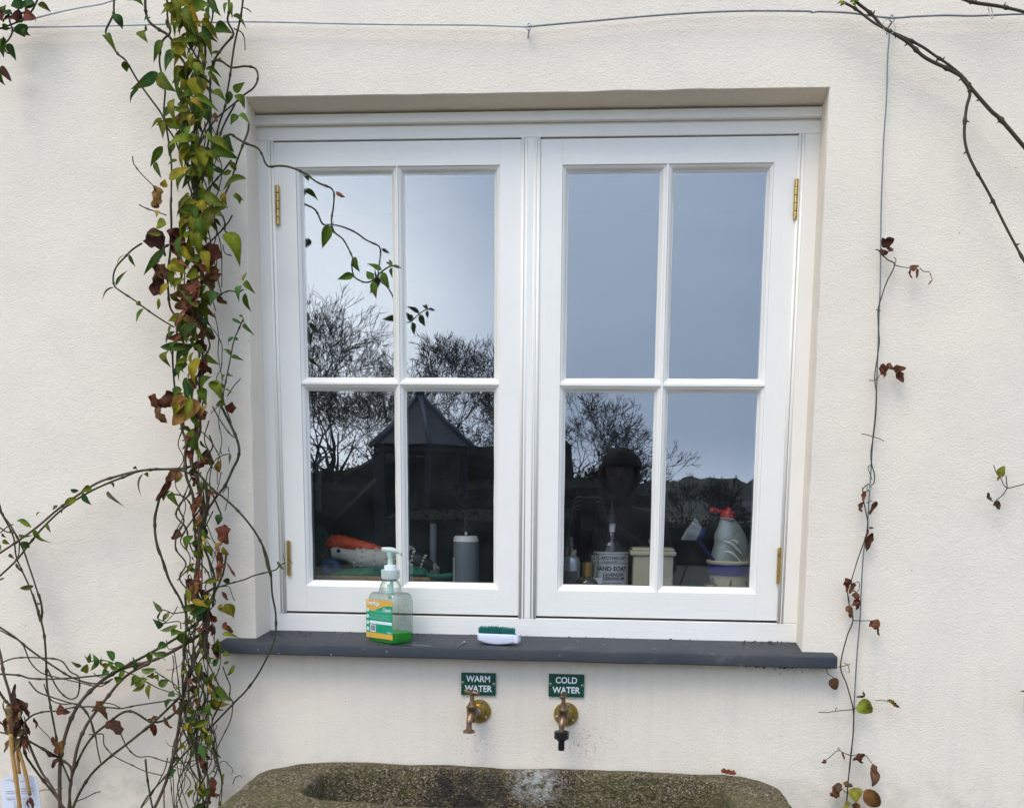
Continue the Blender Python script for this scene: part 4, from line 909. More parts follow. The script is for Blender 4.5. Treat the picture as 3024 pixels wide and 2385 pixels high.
# clump in the top left corner of the wall
cl_ = thing('climber_clump', (-1.15, -.04, 1.3), 'dark clump of green and dark red leaves in the top left corner of the wall', 'climber')
a, b2 = MB(), MB()
for pts in (((300, 0), (260, 80), (200, 150), (110, 190), (0, 230)), ((200, 0), (200, 130), (130, 180)), ((0, 60), (60, 100), (80, 180), (100, 250), (60, 330), (0, 370)), ((-20, 225), (80, 230)), ((20, 360), (60, 425), (110, 420)), ((200, 100), (100, 130), (20, 160))):
    T(b2, Z1(*pts), 2.6, -.05)
b2.build('stems', m_stem, cl_, smooth=True)
G(a, Z1, [(200, 40, 80, 50, 80), (280, 40, 160, 20, 70), (300, 40, 412, 100, 60), (270, 20, 190, 90, 70), (20, 60, 40, 110, 60), (100, 120, 20, 140, 70), (150, 190, 200, 300, 110), (190, 220, 240, 290, 60), (60, 350, 130, 490, 60), (0, 310, 30, 460, 90), (40, 320, 0, 400, 70), (0, 550, 40, 690, 90), (150, 90, 220, 20, 60), (60, 200, 20, 240, 50)], [GREENS[0], GREENS[3], TEAL[1]], -.06)
a.build('foliage', m_leaf, cl_, smooth=True); a = MB()
G(a, Z1, [(0, 60, 10, 160, 80), (100, 110, 180, 180, 90), (200, 100, 290, 150, 80), (0, 540, 90, 650, 60), (230, 130, 290, 180, 60), (30, 180, 100, 150, 50)], [BROWNS[3], BROWNS[0]], -.055, 'r')
a.build('withered_foliage', m_dead, cl_, smooth=True)

# thin climber up the wire right of the window
rc = thing('thin_climber', (.72, -.02, GZ), 'thin almost leafless climber twined round the upright wire right of the window', 'climber')
b2 = MB()
for pts, r_ in ((RB((455, 578), (475, 585), (500, 615), (545, 655), (590, 690), (530, 820), (490, 940), (470, 1020), (475, 1150), (480, 1250), (462, 1380), (447, 1500), (460, 1620), (458, 1708)), 2), (RB((590, 690), (650, 705), (700, 710)), 1.5), (RB((590, 690), (600, 650), (585, 632)), 1.3),
                (RB((770, 710), (800, 735), (842, 740)), 1.4), (RB((405, 1520), (445, 1520), (470, 1500), (495, 1468)), 1.4), (RB((455, 1010), (490, 1018)), 1.3),
                (RC((535, 0), (525, 130), (510, 250), (490, 380), (495, 480), (520, 580), (510, 650), (460, 655), (420, 690)), 2), (RC((412, 230), (460, 238), (510, 255), (560, 270), (597, 290)), 1.4), (RC((490, 490), (465, 510), (480, 560), (500, 620)), 1.5), (RC((420, 680), (430, 800), (450, 900), (465, 1000), (440, 1110), (380, 1280), (325, 1460)), 2),
                (RC((290, 1560), (305, 1620), (310, 1680), (350, 1650)), 1.6), (RC((355, 1480), (388, 1475), (390, 1530), (370, 1560)), 1.3), (RC((455, 1080), (440, 1105)), 3), (RC((450, 810), (500, 790)), 1.5),
                (RD((545, -5), (560, 100), (588, 218), (540, 350), (490, 580), (540, 730), (590, 925), (592, 1100), (570, 1290), (550, 1500), (540, 1640), (510, 1720)), 2.2), (RD((585, 218), (650, 220), (735, 220)), 1.6), (RD((560, 110), (600, 90)), 1.3), (RD((470, 588), (550, 570), (568, 560)), 1.4), (RD((520, 555), (548, 572), (560, 625), (545, 632)), 1.2),
                (RD((375, 600), (390, 640), (435, 672)), 1.4), (RD((590, 925), (655, 885)), 1.8), (RD((765, 855), (820, 850), (865, 862)), 1.4), (RD((590, 925), (520, 930), (450, 937), (380, 948), (315, 945)), 1.6), (RD((450, 935), (455, 912), (465, 915)), 1.1), (RD((570, 1290), (520, 1270), (470, 1250), (420, 1290), (370, 1330)), 1.5),
                (RD((470, 1250), (470, 1228), (485, 1235), (480, 1255)), 1.2), (RD((570, 1290), (640, 1285), (680, 1280), (740, 1352)), 1.5), (RD((540, 1590), (500, 1550)), 1.4), (RD((545, 1590), (640, 1585), (690, 1570)), 1.4), (RD((660, 800), (672, 780)), 1.2)):
    T(b2, pts, r_ * .85, -.02, node=False, wig=.003)
b2.build('stem', m_stem, rc, smooth=True)
m_k = 0
for Z, s_, items in ((RB, .4097, [(480, 590, 545, 600, 55, 0), (500, 560, 590, 500, 66, 0), (540, 560, 575, 590, 45, 0), (700, 700, 765, 700, 46, 0), (705, 715, 712, 785, 18, 0), (752, 715, 750, 785, 20, 0), (842, 740, 862, 795, 12, 0), (864, 795, 830, 835, 10, 0), (478, 1440, 548, 1430, 60, 0), (505, 1400, 515, 1500, 45, 0),
                                  (535, 1400, 575, 1445, 34, 0), (575, 1440, 670, 1430, 50, 0), (620, 1450, 655, 1535, 55, 0)]),
                     (RC, .3514, [(440, 710, 425, 800, 34, 0), (425, 800, 410, 885, 44, 0), (540, 795, 480, 910, 50, 0), (515, 1020, 470, 1020, 24, 0), (465, 1030, 450, 1090, 24, 0), (500, 1060, 450, 1215, 76, 0), (325, 1460, 265, 1500, 60, 0), (290, 1480, 290, 1560, 50, 0), (350, 1480, 310, 1570, 44, 0), (320, 1540, 365, 1550, 14, 0), (370, 1565, 385, 1620, 50, 0),
                                  (350, 1620, 405, 1660, 50, 0), (385, 1640, 375, 1700, 34, 0), (1575, 590, 1610, 497, 66, 2), (1570, 580, 1552, 625, 20, 0), (1540, 790, 1570, 865, 50, 3), (1470, 722, 1510, 800, 36, 3)]),
                     (RD, .3719, [(610, -10, 625, 50, 44, 0), (600, 70, 625, 130, 55, 0), (550, 100, 575, 200, 55, 0), (735, 220, 785, 290, 80, 0), (790, 270, 798, 340, 24, 0), (440, 672, 450, 772, 76, 4), (665, 840, 735, 955, 118, 2), (868, 845, 915, 880, 40, 2), (900, 870, 960, 912, 26, 0), (680, 820, 612, 825, 20, 3), (680, 830, 668, 785, 16, 3),
                                  (680, 1285, 590, 1330, 44, 0), (640, 1290, 665, 1355, 44, 0), (500, 1260, 522, 1325, 16, 0), (375, 1325, 340, 1350, 30, 0), (745, 1355, 780, 1440, 44, 4), (735, 1400, 750, 1540, 96, 4), (470, 1505, 480, 1590, 60, 4), (480, 1570, 410, 1610, 80, 0), (510, 1510, 590, 1540, 44, 4), (560, 1560, 620, 1660, 118, 2), (690, 1560, 800, 1700, 118, 5), (580, 1680, 650, 1720, 60, 5), (560, 1660, 510, 1720, 40, 2)])):
    for x0, y0, x1, y1, w_, pk in items:
        mb = MB(); (p0, p1) = Z((x0, y0), (x1, y1)); pal = {0: [(.15, .052, .022), (.11, .040, .019), (.18, .072, .030)], 2: [(.26, .24, .03), (.22, .22, .025)], 3: [(.07, .055, .02)], 4: [(.20, .11, .045), (.17, .08, .04)], 5: [(.24, .19, .03), (.18, .08, .02)]}[pk]
        L_(mb, p0[0], p0[1], p1[0], p1[1], w_ * s_, -.028, pal, 'r' if pk in (2, 4, 5) and w_ > 60 else 'd', dy=random.uniform(-.012, .004))
        if x0 > 1400 and Z is RC: 
            if m_k == 0:
                sp_ = thing('climber_sprig', at(3000, 1430, -.02), 'bare wiry sprig with two small leaves at the right edge of the wall', 'climber'); m_k = 1
                b3 = MB()
                for pts in (RC((1800, 645), (1776, 652), (1700, 672), (1635, 683), (1600, 650), (1580, 600), (1545, 560), (1520, 490)), RC((1635, 683), (1630, 640), (1625, 580)), RC((1635, 683), (1600, 740), (1540, 790))): T(b3, pts, 1.5, -.02, node=False)
                b3.build('stem', m_stem, sp_, smooth=True)
            mb.build('leaf', m_dead, sp_, smooth=True)
        else: mb.build('leaf', m_dead, rc, smooth=True)
mb = MB(); (p0, p1, p2) = RD((1935, 745), (1950, 790), (1930, 950)); L_(mb, p1[0] + 6, p1[1], p2[0] + 6, p2[1], 26, -.03, [GREENS[3]], 'g', curl=.05); L_(mb, 3040, 2035, 3012, 2040, 10, -.03, [GREENS[3]], 'g')
tag(mb.build('green_leaf', m_leaf, smooth=True), 'lone green leaf against the wall at the right edge, level with the taps', 'leaf')

# rose stems top right
rs_ = thing('climbing_rose', (1.05, -.05, GZ), 'bare thorny rose stems crossing the top right corner of the wall', 'climber')
b2 = MB()
ro = [(RA((2400, 1790), (2132, 1480), (1900, 1210), (1790, 1110), (1590, 880), (1510, 780), (1350, 690), (1130, 580), (960, 430), (800, 330), (700, 270), (600, 150), (450, 30), (400, -40)), 5.6), (RA((300, 20), (430, 90), (600, 220), (720, 290), (790, 330)), 3.6),
      (RA((800, 330), (900, 370), (1100, 470), (1230, 560), (1380, 660), (1510, 765)), 4), (RA((1510, 800), (1570, 880), (1585, 960), (1550, 1100), (1530, 1350), (1560, 1530), (1640, 1708)) + RB((1230, 100), (1300, 230), (1400, 430), (1523, 660), (1600, 800)), 4.6),
      (RA((1400, -60), (1530, -5), (1640, 30), (1850, 60), (2000, 90), (2132, 122), (2300, 170)), 5.2)]
for pts, r_ in ro:
    sp = T(b2, pts, r_, -.05, node=True, n=8, taper=.3 if r_ > 4 else .2)
    for k in range(3, len(sp) - 2, 9):
        if random.random() < .6:
            p = sp[k]; dr = (sp[k + 1] - p).normalized(); sd_ = dr.cross(Vector((0, -1, 0))).normalized() * random.choice((-1, 1)); q = p + sd_ * (r_ * mpp(0) + .006) + dr * .002
            b2.tube([p, p + sd_ * r_ * mpp(0), q], [.0028, .0022, .0002], 6)
b2.build('stems', m_rose, rs_, smooth=True)
for x0, y0, x1, y1, w_ in ((320, 40, 240, 40, 44), (330, 30, 270, 65, 30), (390, 40, 430, 80, 60), (440, 20, 480, -20, 50), (380, 30, 440, 5, 40)):
    mb = MB(); p0, p1 = RA((x0, y0), (x1, y1)); L_(mb, *p0, *p1, w_ * .2927, -.055, [GREENS[2], YELS[3]], 's', dy=0); mb.build('leaf', m_leaf, rs_, smooth=True)

# training wires
def wire(pts, r, Y, label, mat=m_wire, name='training_wire'):
    b = MB(); P = spline([at(x, y_, Y) for x, y_ in pts], 6); b.tube(P, r * mpp(Y), 6); return tag(b.build(name, mat, smooth=True), label, 'wire')
k = 1.396
wire([(x * k, y_ * k) for x, y_ in ((-30, 62), (50, 58), (250, 54), (380, 50), (500, 46), (600, 47), (720, 50), (850, 52), (1000, 53), (1117, 57))], 2.7, -.022, 'pale training wire across the wall above the window, left of the middle eyelet', m_wirep)
wire([(x * k, y_ * k) for x, y_ in ((1117, 57), (1180, 51), (1250, 45), (1400, 32), (1550, 24), (1700, 24), (1718, 27), (1735, 25), (1800, 28), (1880, 38), (1940, 35), (2000, 33), (2060, 34), (2166, 30), (2300, 28))], 2.5, -.022, 'grey training wire sagging from the middle eyelet to the top right of the wall')
wire([(x * .3694, y_ * .3694) for x, y_ in ((180, 165), (260, 150), (480, 95), (650, 60), (800, 35), (900, 5), (1010, -30))], 2.6, -.024, 'short slanting wire in the top left corner of the wall', m_wirep)
wire(RA((775, 330), (768, 420), (755, 600), (752, 760), (748, 900), (740, 1080), (720, 1350), (705, 1708)) + RB((493, 300), (488, 800), (480, 1000), (470, 1300), (455, 1700)) + RC((505, 280), (488, 560), (470, 850), (455, 1050), (425, 1250), (405, 1600)) + RD((645, 200), (620, 500), (600, 850), (590, 1100), (570, 1330), (550, 1500), (530, 1800)), 1.9, -.016, 'upright grey wire on the wall right of the window')
wire(Z2((1590, 1100), (1590, 1400), (1585, 1600)) + Z3((1580, 250), (1590, 600), (1610, 1100), (1615, 1400)) + Z4((1610, 0), (1655, 300), (1660, 700), (1655, 1200), (1662, 1720)), 2.6, -.05, 'upright grey wire inside the vine left of the window')
def eyelet(px, py, label, ang=0, mat=m_steel):
    c = at(px, py, -.02); t = MB(); r = .0075
    t.tube([c + Vector((math.cos(a) * r * .6, -.0 + math.sin(a) * r * .3, math.sin(a) * r)) for a in [2 * math.pi * i / 16 for i in range(17)]], .0019, 8)
    t.tube([c + Vector((0, .003, -r)), Vector((c.x - .003, .003, c.z - r * 1.6))], .0019, 8)
    t.lathe([(0, .004), (.002, .0035), (.003, .002)], (c.x - .003, .002, c.z - r * 1.6), n=12, ax=(0, -1, 0))
    return tag(t.build('wall_eyelet', mat, smooth=True), label, 'eyelet', 'eyelets holding the wires')
eyelet(1562, 78, 'pale eyelet in the middle of the wall top, where the wire kinks', mat=m_wirep); eyelet(2634, 55, 'steel eyelet where the rose stem crosses the wire, top right'); eyelet(2566, 1437, 'steel eyelet half way down the upright wire'); eyelet(598, 1425, 'steel eyelet inside the vine, half way down')
for (px, py, rx, rz, lb) in ((2925, 33, 4, 26, 'narrow wire ring tying the rose stem to the wire, far right'), (2625, 79, 16, 25, 'round wire ring under the eyelet holding the rose stem, top right')):
    c = at(px, py, -.05); s_ = mpp(-.05); t = MB()
    t.tube([c + Vector((math.cos(a) * rx * s_, math.sin(a) * .012, math.sin(a) * rz * s_)) for a in [2 * math.pi * i / 24 for i in range(25)]], .0009, 6); tag(t.build('tie_ring', m_steel, smooth=True), lb, 'wire tie')

# canes, tag and withered clump bottom left
m_cane = M('bamboo', (.50, .27, .075), .42, col2=(.36, .19, .055), vscale=22, bump=.0003, bscale=120, aniso=(4, 4, .6))
for pts, r_, Y, lb in ((Z4((85, 1100), (100, 1250), (128, 1460), (150, 1620), (165, 1760)), 6.6, -.11, 'thick yellow bamboo cane in front of the white tag, bottom left'), (Z4((110, 1110), (160, 1260), (200, 1400), (240, 1590)), 5.4, -.10, 'slanting yellow bamboo cane at the right of the white tag, bottom left'),
                       (Z4((120, 1100), (140, 1280), (155, 1420)), 5.0, -.08, 'short shaded bamboo cane behind the other two, bottom left')):
    b = MB(); P = spline([at(x, y_, Y) for x, y_ in pts], 5); b.tube(P, [r_ * mpp(Y) * (1.16 if i % 7 == 3 else 1) for i in range(len(P))], 14); tag(b.build('bamboo_cane', m_cane, smooth=True), lb, 'cane', 'bamboo canes bottom left')
dc = MB(); clump_stalks = []
for i in range(46):
    (x, y_), = Z4((random.gauss(130, 42), random.uniform(850, 1180))); a = random.gauss(-math.pi / 2, .35) if i % 4 else random.gauss(math.pi / 2, .5); L = random.uniform(25, 62)
    L_(dc, x, y_, x + L * math.cos(a) * .8, y_ - L * math.sin(a), random.uniform(7, 20), random.uniform(-.12, -.08), [BROWNS[3], BROWNS[1], (.22, .15, .06), (.30, .21, .09), (.05, .025, .018)], 'd')
G(dc, Z4, [(125, 815, 230, 975, 60), (270, 970, 290, 1055, 34), (200, 1000, 240, 1110, 34), (190, 1130, 200, 1240, 30), (240, 1600, 270, 1700, 34), (230, 1610, 230, 1690, 22)], [BROWNS[3], BROWNS[1]], -.11, 'd')
for pts in (((60, 880), (75, 960), (90, 1050), (100, 1130)), ((75, 885), (95, 980), (110, 1110)), ((48, 900), (70, 1000), (88, 1130))): 
    P = spline([at(x, y_, -.10) for x, y_ in Z4(*pts)], 4); q_ = MB(); q_.tube(P, .0042, 8, col=(.34, .23, .09)); clump_stalks.append(q_)
dct = thing('withered_clump', at(60, 2120, -.1), 'clump of withered brown leaves at the top of the bamboo canes', 'dead leaves'); dc.build('dead_leaves', m_dead, dct, smooth=True)
for q_ in clump_stalks: q_.build('stalk', m_dead, dct, smooth=True)
m_tag = M('white plastic tag', (.72, .74, .80), .45, var=.04, vscale=30); m_ink = M('faint grey print', (.16, .16, .18), .6, var=.2, vscale=300)
tagc = at(45, 2360, -.085); tg = thing('plant_tag', tagc, 'white printed plant tag behind the bamboo canes, bottom left corner', 'plant tag')
b = MB(); ol = Z4((30, 1830), (5, 1480), (40, 1445), (100, 1425), (190, 1418), (290, 1440), (318, 1600), (340, 1830)); q = [at(x, y_, -.085) for x, y_ in ol]
n_ = len(q); b.add([v for v in q] + [v + Vector((0, .0012, 0)) for v in q], [tuple(range(n_ - 1, -1, -1)), tuple(range(n_, 2 * n_))] + [(i, (i + 1) % n_, (i + 1) % n_ + n_, i + n_) for i in range(n_)])
b.build('tag_sheet', m_tag, tg); b = MB()
for y_, xs_ in ((1465, ((50, 105),)), (1475, ((90, 130), (160, 215))), (1530, ((165, 265),)), (1540, ((170, 262),)), (1556, ((45, 118), (165, 268))), (1572, ((45, 118), (170, 215))), (1608, ((50, 122), (170, 258))), (1622, ((55, 125), (172, 262))), (1640, ((105, 128), (175, 228))), (1655, ((110, 130), (178, 222))), (1668, ((112, 132), (180, 262))), (1682, ((110, 134), (184, 262)))):
    for x0, x1 in xs_:
        x = x0
        while x < x1:
            w_ = random.uniform(7, 18); (p0, p1) = Z4((x, y_ + (x - x0) * -.05), (min(x + w_, x1), y_ + 4 + (x - x0) * -.05)); A, B = at(*p0, -.0868), at(*p1, -.0868); b.add([A, (B.x, A.y, A.z), B, (A.x, A.y, B.z)], [(0, 1, 2, 3)]); x += w_ + 2.5
b.build('print', m_ink, tg)

# curled leaf on the trough rim
mb = MB(); p = at(2150, 2277, -.03)
for i in range(5): L_(mb, 2132 + i * 7, 2270 + i * 2, 2150 + i * 6, 2280 + i, 14, -.035, [(.20, .055, .02)], 'd', dy=random.uniform(-.01, .01))
tag(mb.build('fallen_leaf', m_dead, smooth=True), 'small curled rust-brown leaf lying on the back rim of the stone trough', 'leaf')

# ------------------------------------------------------------------ things on the sill
m_clear = sheet_glass('clear plastic', .10, (.93, .97, .94), .08)
def rim_clear(m):
    n, l = m.node_tree.nodes, m.node_tree.links; lw = n.new('ShaderNodeLayerWeight'); lw.inputs['Blend'].default_value = .35
    t = [x for x in n if x.type == 'BSDF_TRANSPARENT'][0]; ms = [x for x in n if x.type == 'MIX_SHADER'][0]
    mx = n.new('ShaderNodeMix'); mx.data_type = 'RGBA'; l.new(lw.outputs['Facing'], mx.inputs[0]); mx.inputs[6].default_value = (.95, .985, .96, 1); mx.inputs[7].default_value = (.42, .50, .46, 1); l.new(mx.outputs[2], t.inputs[0])
    q = n.new('ShaderNodeMapRange'); l.new(lw.outputs['Facing'], q.inputs[0]); q.inputs[3].default_value = .07; q.inputs[4].default_value = .45; l.new(q.outputs[0], ms.inputs[0])
    g = [x for x in n if x.type == 'BSDF_GLOSSY'][0]; tc_ = n.new('ShaderNodeTexCoord'); a = n.new('ShaderNodeTexNoise'); a.inputs['Scale'].default_value = 55; l.new(tc_.outputs['Object'], a.inputs['Vector'])
    b_ = n.new('ShaderNodeBump'); b_.inputs['Distance'].default_value = .0015; l.new(a.outputs['Fac'], b_.inputs['Height']); l.new(b_.outputs[0], g.inputs['Normal'])
rim_clear(m_clear)
m_liq = M('green hand cleaner', (.03, .62, .02), .18, var=.15, vscale=30, trans=.25)
m_pump = M('milky plastic', (.74, .80, .74), .4, var=.08, vscale=60, trans=.3); m_pumpw = M('white plastic', (.78, .79, .80), .4, var=.05, vscale=60)
m_dipg = M('pale green tube', (.52, .70, .56), .4, var=.1, vscale=60)
bp = on_sill(1146, 1897, 0); bt = thing('soap_bottle', (bp.x, .012, sillz(-.03)), 'clear pump bottle of green hand cleaner with yellow and green label on the sill', 'bottle', rotz=R(-37))
def rr(hx, hy, r, z, n=32): return [Vector(v) for v in rrect(0, 0, hx, hy, r, z, n)]
def rc_(r, z, like):   # a circle with as many points as the rounded rectangle, matched by angle
    return [Vector((r * math.cos(math.atan2(v.y, v.x)), r * math.sin(math.atan2(v.y, v.x)), z)) for v in like]
HW, HD = .0475, .0335
prof = [(.80, .0008), (.93, .0020), (.985, .010), (1, .020), (1, .080), (1, .090), (.985, .099), (.94, .1065), (.86, .1115), (.74, .1140)]
secs = [rr(HW * k_ if k_ > .9 else HW - (1 - k_) * .035, HD * k_ if k_ > .9 else HD - (1 - k_) * .035, .014 * k_, z) for k_, z in prof]
like = secs[0]; secs += [rc_(r_, z, like) for r_, z in ((.0262, .1150), (.0256, .1200), (.0240, .1290), (.0200, .1380), (.0160, .1430), (.0150, .1440), (.0150, .1470))]
b = MB(); b.loft(secs); b.build('bottle_body', m_clear, bt, auto=50, world=False)
b = MB(); b.loft([[v * .965 for v in s_] if False else [Vector((v.x * .95, v.y * .94, v.z)) for v in s_] for s_ in (secs[0], secs[1], secs[2], rr(HW, HD, .014, .0245))]); b.build('liquid', m_liq, bt, auto=50, world=False)
b = MB(); b.lathe([(.1440, .0150), (.1445, .0195), (.1490, .0205), (.1650, .0200), (.1665, .0195)], n=40); 
for i in range(40): a = 2 * math.pi * i / 40; b.lathe([(.148, .0009), (.165, .0009)], (.0203 * math.cos(a), .0203 * math.sin(a), 0), n=5)
b.build('collar', m_pump, bt, auto=40, world=False)
b = MB(); b.lathe([(.1665, .0145), (.1755, .0140), (.1765, .0125)], n=32); b.build('pump_ring', m_pumpw, bt, auto=40, world=False)
b = MB(); b.lathe([(.1765, .0065), (.196, .0055), (.201, .0085), (.208, .0080)], n=24); b.build('pump_stem', m_dipg, bt, auto=40, world=False)
b = MB(); rings = []
for t_, w_, z_, h_ in ((-.020, .0045, .2130, .0052), (-.019, .0070, .2125, .0066), (-.008, .0098, .2120, .0082), (.004, .0100, .2115, .0085), (.012, .0085, .2100, .0068), (.019, .0062, .2080, .0048), (.024, .0050, .2050, .0042), (.0275, .0042, .2015, .0038)):
    rings.append([Vector((t_, w_ * math.cos(a), z_ + h_ * math.sin(a) * (1 if math.sin(a) < 0 else .7))) for a in [2 * math.pi * i / 20 for i in range(20)]])
b.loft(rings); hd = b.build('pump_head', m_pump, bt, smooth=True, world=False); hd.rotation_euler = (0, 0, R(28)); hd.scale = (1, 1, 1)
b = MB(); b.lathe([(.03, .0026), (.100, .0028), (.105, .0072), (.143, .0072)], n=20); b.build('dip_tube', m_dipg, bt, auto=40, world=False)
m_ly = M('yellow label', (.72, .40, .055), .5, var=.05, vscale=50); m_lg = M('green label', (.0, .30, .14), .5, var=.05, vscale=50)
LW, LZ0, LZ1 = .0450, .0105, .0985; ly = -HD - .0006
def flat(name, pts, y_, mat, par, th=.0002):
    b = MB(); n_ = len(pts); b.add([(x, y_, z) for x, z in pts] + [(x, y_ + th, z) for x, z in pts], [tuple(range(n_)), tuple(range(2 * n_ - 1, n_ - 1, -1))] + [(i, i + n_, (i + 1) % n_ + n_, (i + 1) % n_) for i in range(n_)]); return b.build(name, mat, par, world=False)
lab = flat('label', [(-LW, LZ0), (LW, LZ0), (LW, LZ1), (-LW, LZ1)], ly, m_ly, bt)
wave = [(-LW + 2 * LW * i / 12, LZ1 - .0230 + .011 * (.5 - .5 * math.cos(math.pi * min(1, max(0, (i / 12 - .25) / .6)))) - (.003 * math.sin(math.pi * min(1, i / 5)) if i < 5 else 0)) for i in range(13)]
flat('green_panel', [(-LW, LZ0 + .0125), (LW, LZ0 + .0125)] + wave[::-1], ly - .0004, m_lg, lab)
text('lettering', 'Swarfega', .0145, m_white, lab, (-LW + .0040, ly - .0006, LZ1 - .0082), bold=.02, align='LEFT', sx=.80, extrude=.0001)
text('lettering', 'Classic', .0105, m_white, lab, (LW - .0035, ly - .0008, LZ1 - .0215), bold=.015, align='RIGHT', sx=1.0, extrude=.0001)
text('lettering', '450ml', .0050, m_white, lab, (LW - .004, ly - .0008, LZ0 + .0155), bold=.01, align='RIGHT', extrude=.0001)
for i in range(4):
    b = MB(); b.lathe([(0, .0044), (.0002, .0044)], (-LW + .0060, ly - .0006, LZ0 + .020 + i * .0145), n=20, ax=(0, -1, 0)); b.build('pictogram', m_white, lab, world=False)
    b = MB(); b.tube([(-LW + .0045, ly - .0009, LZ0 + .0185 + i * .0145), (-LW + .0060, ly - .0009, LZ0 + .0215 + i * .0145), (-LW + .0074, ly - .0009, LZ0 + .0195 + i * .0145)], .0004, 4); b.build('pictogram', m_lg, lab, world=False)
b = MB()
for i, z in enumerate((.0640, .0620, .0600, .0550, .0530, .0495, .0470, .0450)):
    x = -LW + .0125
    while x < LW - .003 - (i % 3) * .006:
        w_ = random.uniform(.0015, .005); b.box(x, x + w_, ly - .0006, ly - .0004, z + LZ0 - .0125 + .012, z + LZ0 - .0125 + .0125); x += w_ + .0007
m_fine = M('fine print', (.35, .62, .48), .5, var=.1, vscale=200)
b.build('fine_print', m_fine, lab, world=False)
flat('white_panel', [(-LW + .0125, LZ0 + .0330), (LW - .002, LZ0 + .0330), (LW - .002, LZ0 + .0395), (-LW + .0125, LZ0 + .0395)], ly - .0005, m_white, lab, .0001)
flat('barcode_panel', [(-LW + .0135, LZ0 + .0140), (-LW + .0330, LZ0 + .0140), (-LW + .0330, LZ0 + .0305), (-LW + .0135, LZ0 + .0305)], ly - .0005, m_white, lab, .0001)
b = MB(); x = -LW + .0155
while x < -LW + .031: w_ = random.choice((.0004, .0007, .0011)); b.box(x, x + w_, ly - .0007, ly - .0005, LZ0 + .0165, LZ0 + .0290); x += w_ + random.choice((.0005, .0008))
b.build('barcode', m_dark, lab, world=False)

m_teal = M('teal bristles', (.004, .20, .165), .5, var=.35, vscale=300); m_bw = M('white brush plastic', (.74, .74, .82), .35, var=.05, vscale=80)
p = on_sill(1466, 1902); br = thing('nail_brush', (p.x, p.y + .012, sillz(p.y)), 'small white nail brush with teal bristles pointing up on the slate sill', 'brush', rotz=R(-7))
b = MB(); rings = []; n_ = 20; HL = .0425
for i in range(n_ + 1):
    t_ = -1 + 2 * i / n_; x = HL * t_; zb = .0010 + .0085 * t_ * t_ * (1 if t_ < 0 else .55); hy = .0165 * (1 - .10 * t_ ** 4)
    if i in (0, n_): hy -= .002
    rings.append([(x, -hy * .93, zb), (x, -hy, .006 + zb * .5), (x, -hy, .0235), (x, -hy + .0022, .0245), (x, -hy + .0024, .0215), (x, hy - .0024, .0215), (x, hy - .0022, .0245), (x, hy, .0235), (x, hy, .006 + zb * .5), (x, hy * .93, zb)])
b.loft(rings)
for i in range(13): x = -.030 + i * .0048; b.box(x, x + .0012, -.0172, -.0160, .0090, .0205)
b.box(.0415, .0520, -.015, -.012, .005, .0225); b.box(.0415, .0520, .012, .015, .004, .0225); b.box(.0490, .0525, -.015, .015, .018, .0228)
b.build('brush_body', m_bw, br, auto=35, bevel=.0006, world=False)
b = MB()
for i in range(17):
    for j in range(5):
        cx, cy = -.0385 + i * .0048, -.0115 + j * .0057; lean = (i - 8) * .012
        if i == 11 and j < 2: continue
        for k_ in range(9):
            a = random.uniform(0, 6.3); r_ = random.uniform(.0002, .0016); top = random.uniform(.0345, .0410) - .0022 * abs(i - 6) / 8
            b.tube([(cx + r_ * math.cos(a), cy + r_ * math.sin(a), .0215), (cx + lean * .01 + r_ * 1.8 * math.cos(a) + random.uniform(-.0008, .0008), cy + r_ * 1.8 * math.sin(a) + random.uniform(-.001, .001), top)], [.00042, .00036], 4)
b.build('bristles', m_teal, br, world=False)
p0, p1 = on_sill(1350, 1908, .0016), on_sill(1370, 1896, .0016)
b = MB(); b.tube([p0, p1], [.0006, .0013], 10); dd = (p1 - p0).normalized(); b.lathe([(0, .0016), (.0012, .0028), (.002, .0026)], p1, n=14, ax=dd); tag(b.build('loose_screw', m_steel, auto=40), 'small loose screw lying on the slate sill left of the nail brush', 'screw')
b = MB(); c = on_sill(1215, 1906, .0006); ring = [Vector((c.x + math.cos(a) * (.045 + .006 * math.sin(3 * a)), c.y + .001 + math.sin(a) * .011, 0)) for a in [2 * math.pi * i / 28 for i in range(28)]]
ring = [Vector((v.x, max(v.y, -.044), sillz(max(v.y, -.044)) + .0006)) for v in ring]; b.add(ring, [tuple(range(28))])
tag(b.build('water_spill', M('wet slate film', (.03, .034, .04), .06, spec=.8, var=.2)), 'thin wet patch on the slate sill beside the pump bottle', 'puddle', kind='stuff')
# ------------------------------------------------------------------ room behind the glass
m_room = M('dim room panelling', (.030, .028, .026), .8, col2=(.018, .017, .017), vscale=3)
r_ = MB(); r_.box(-2.2, 2.2, 3.2, 3.3, GZ, 1.8); r_.box(-2.3, -2.2, .26, 3.3, GZ, 1.8); r_.box(2.2, 2.3, .26, 3.3, GZ, 1.8); r_.box(-2.3, 2.3, .26, 3.3, 1.8, 1.9); r_.box(-2.3, 2.3, .26, 3.3, GZ - .1, GZ)
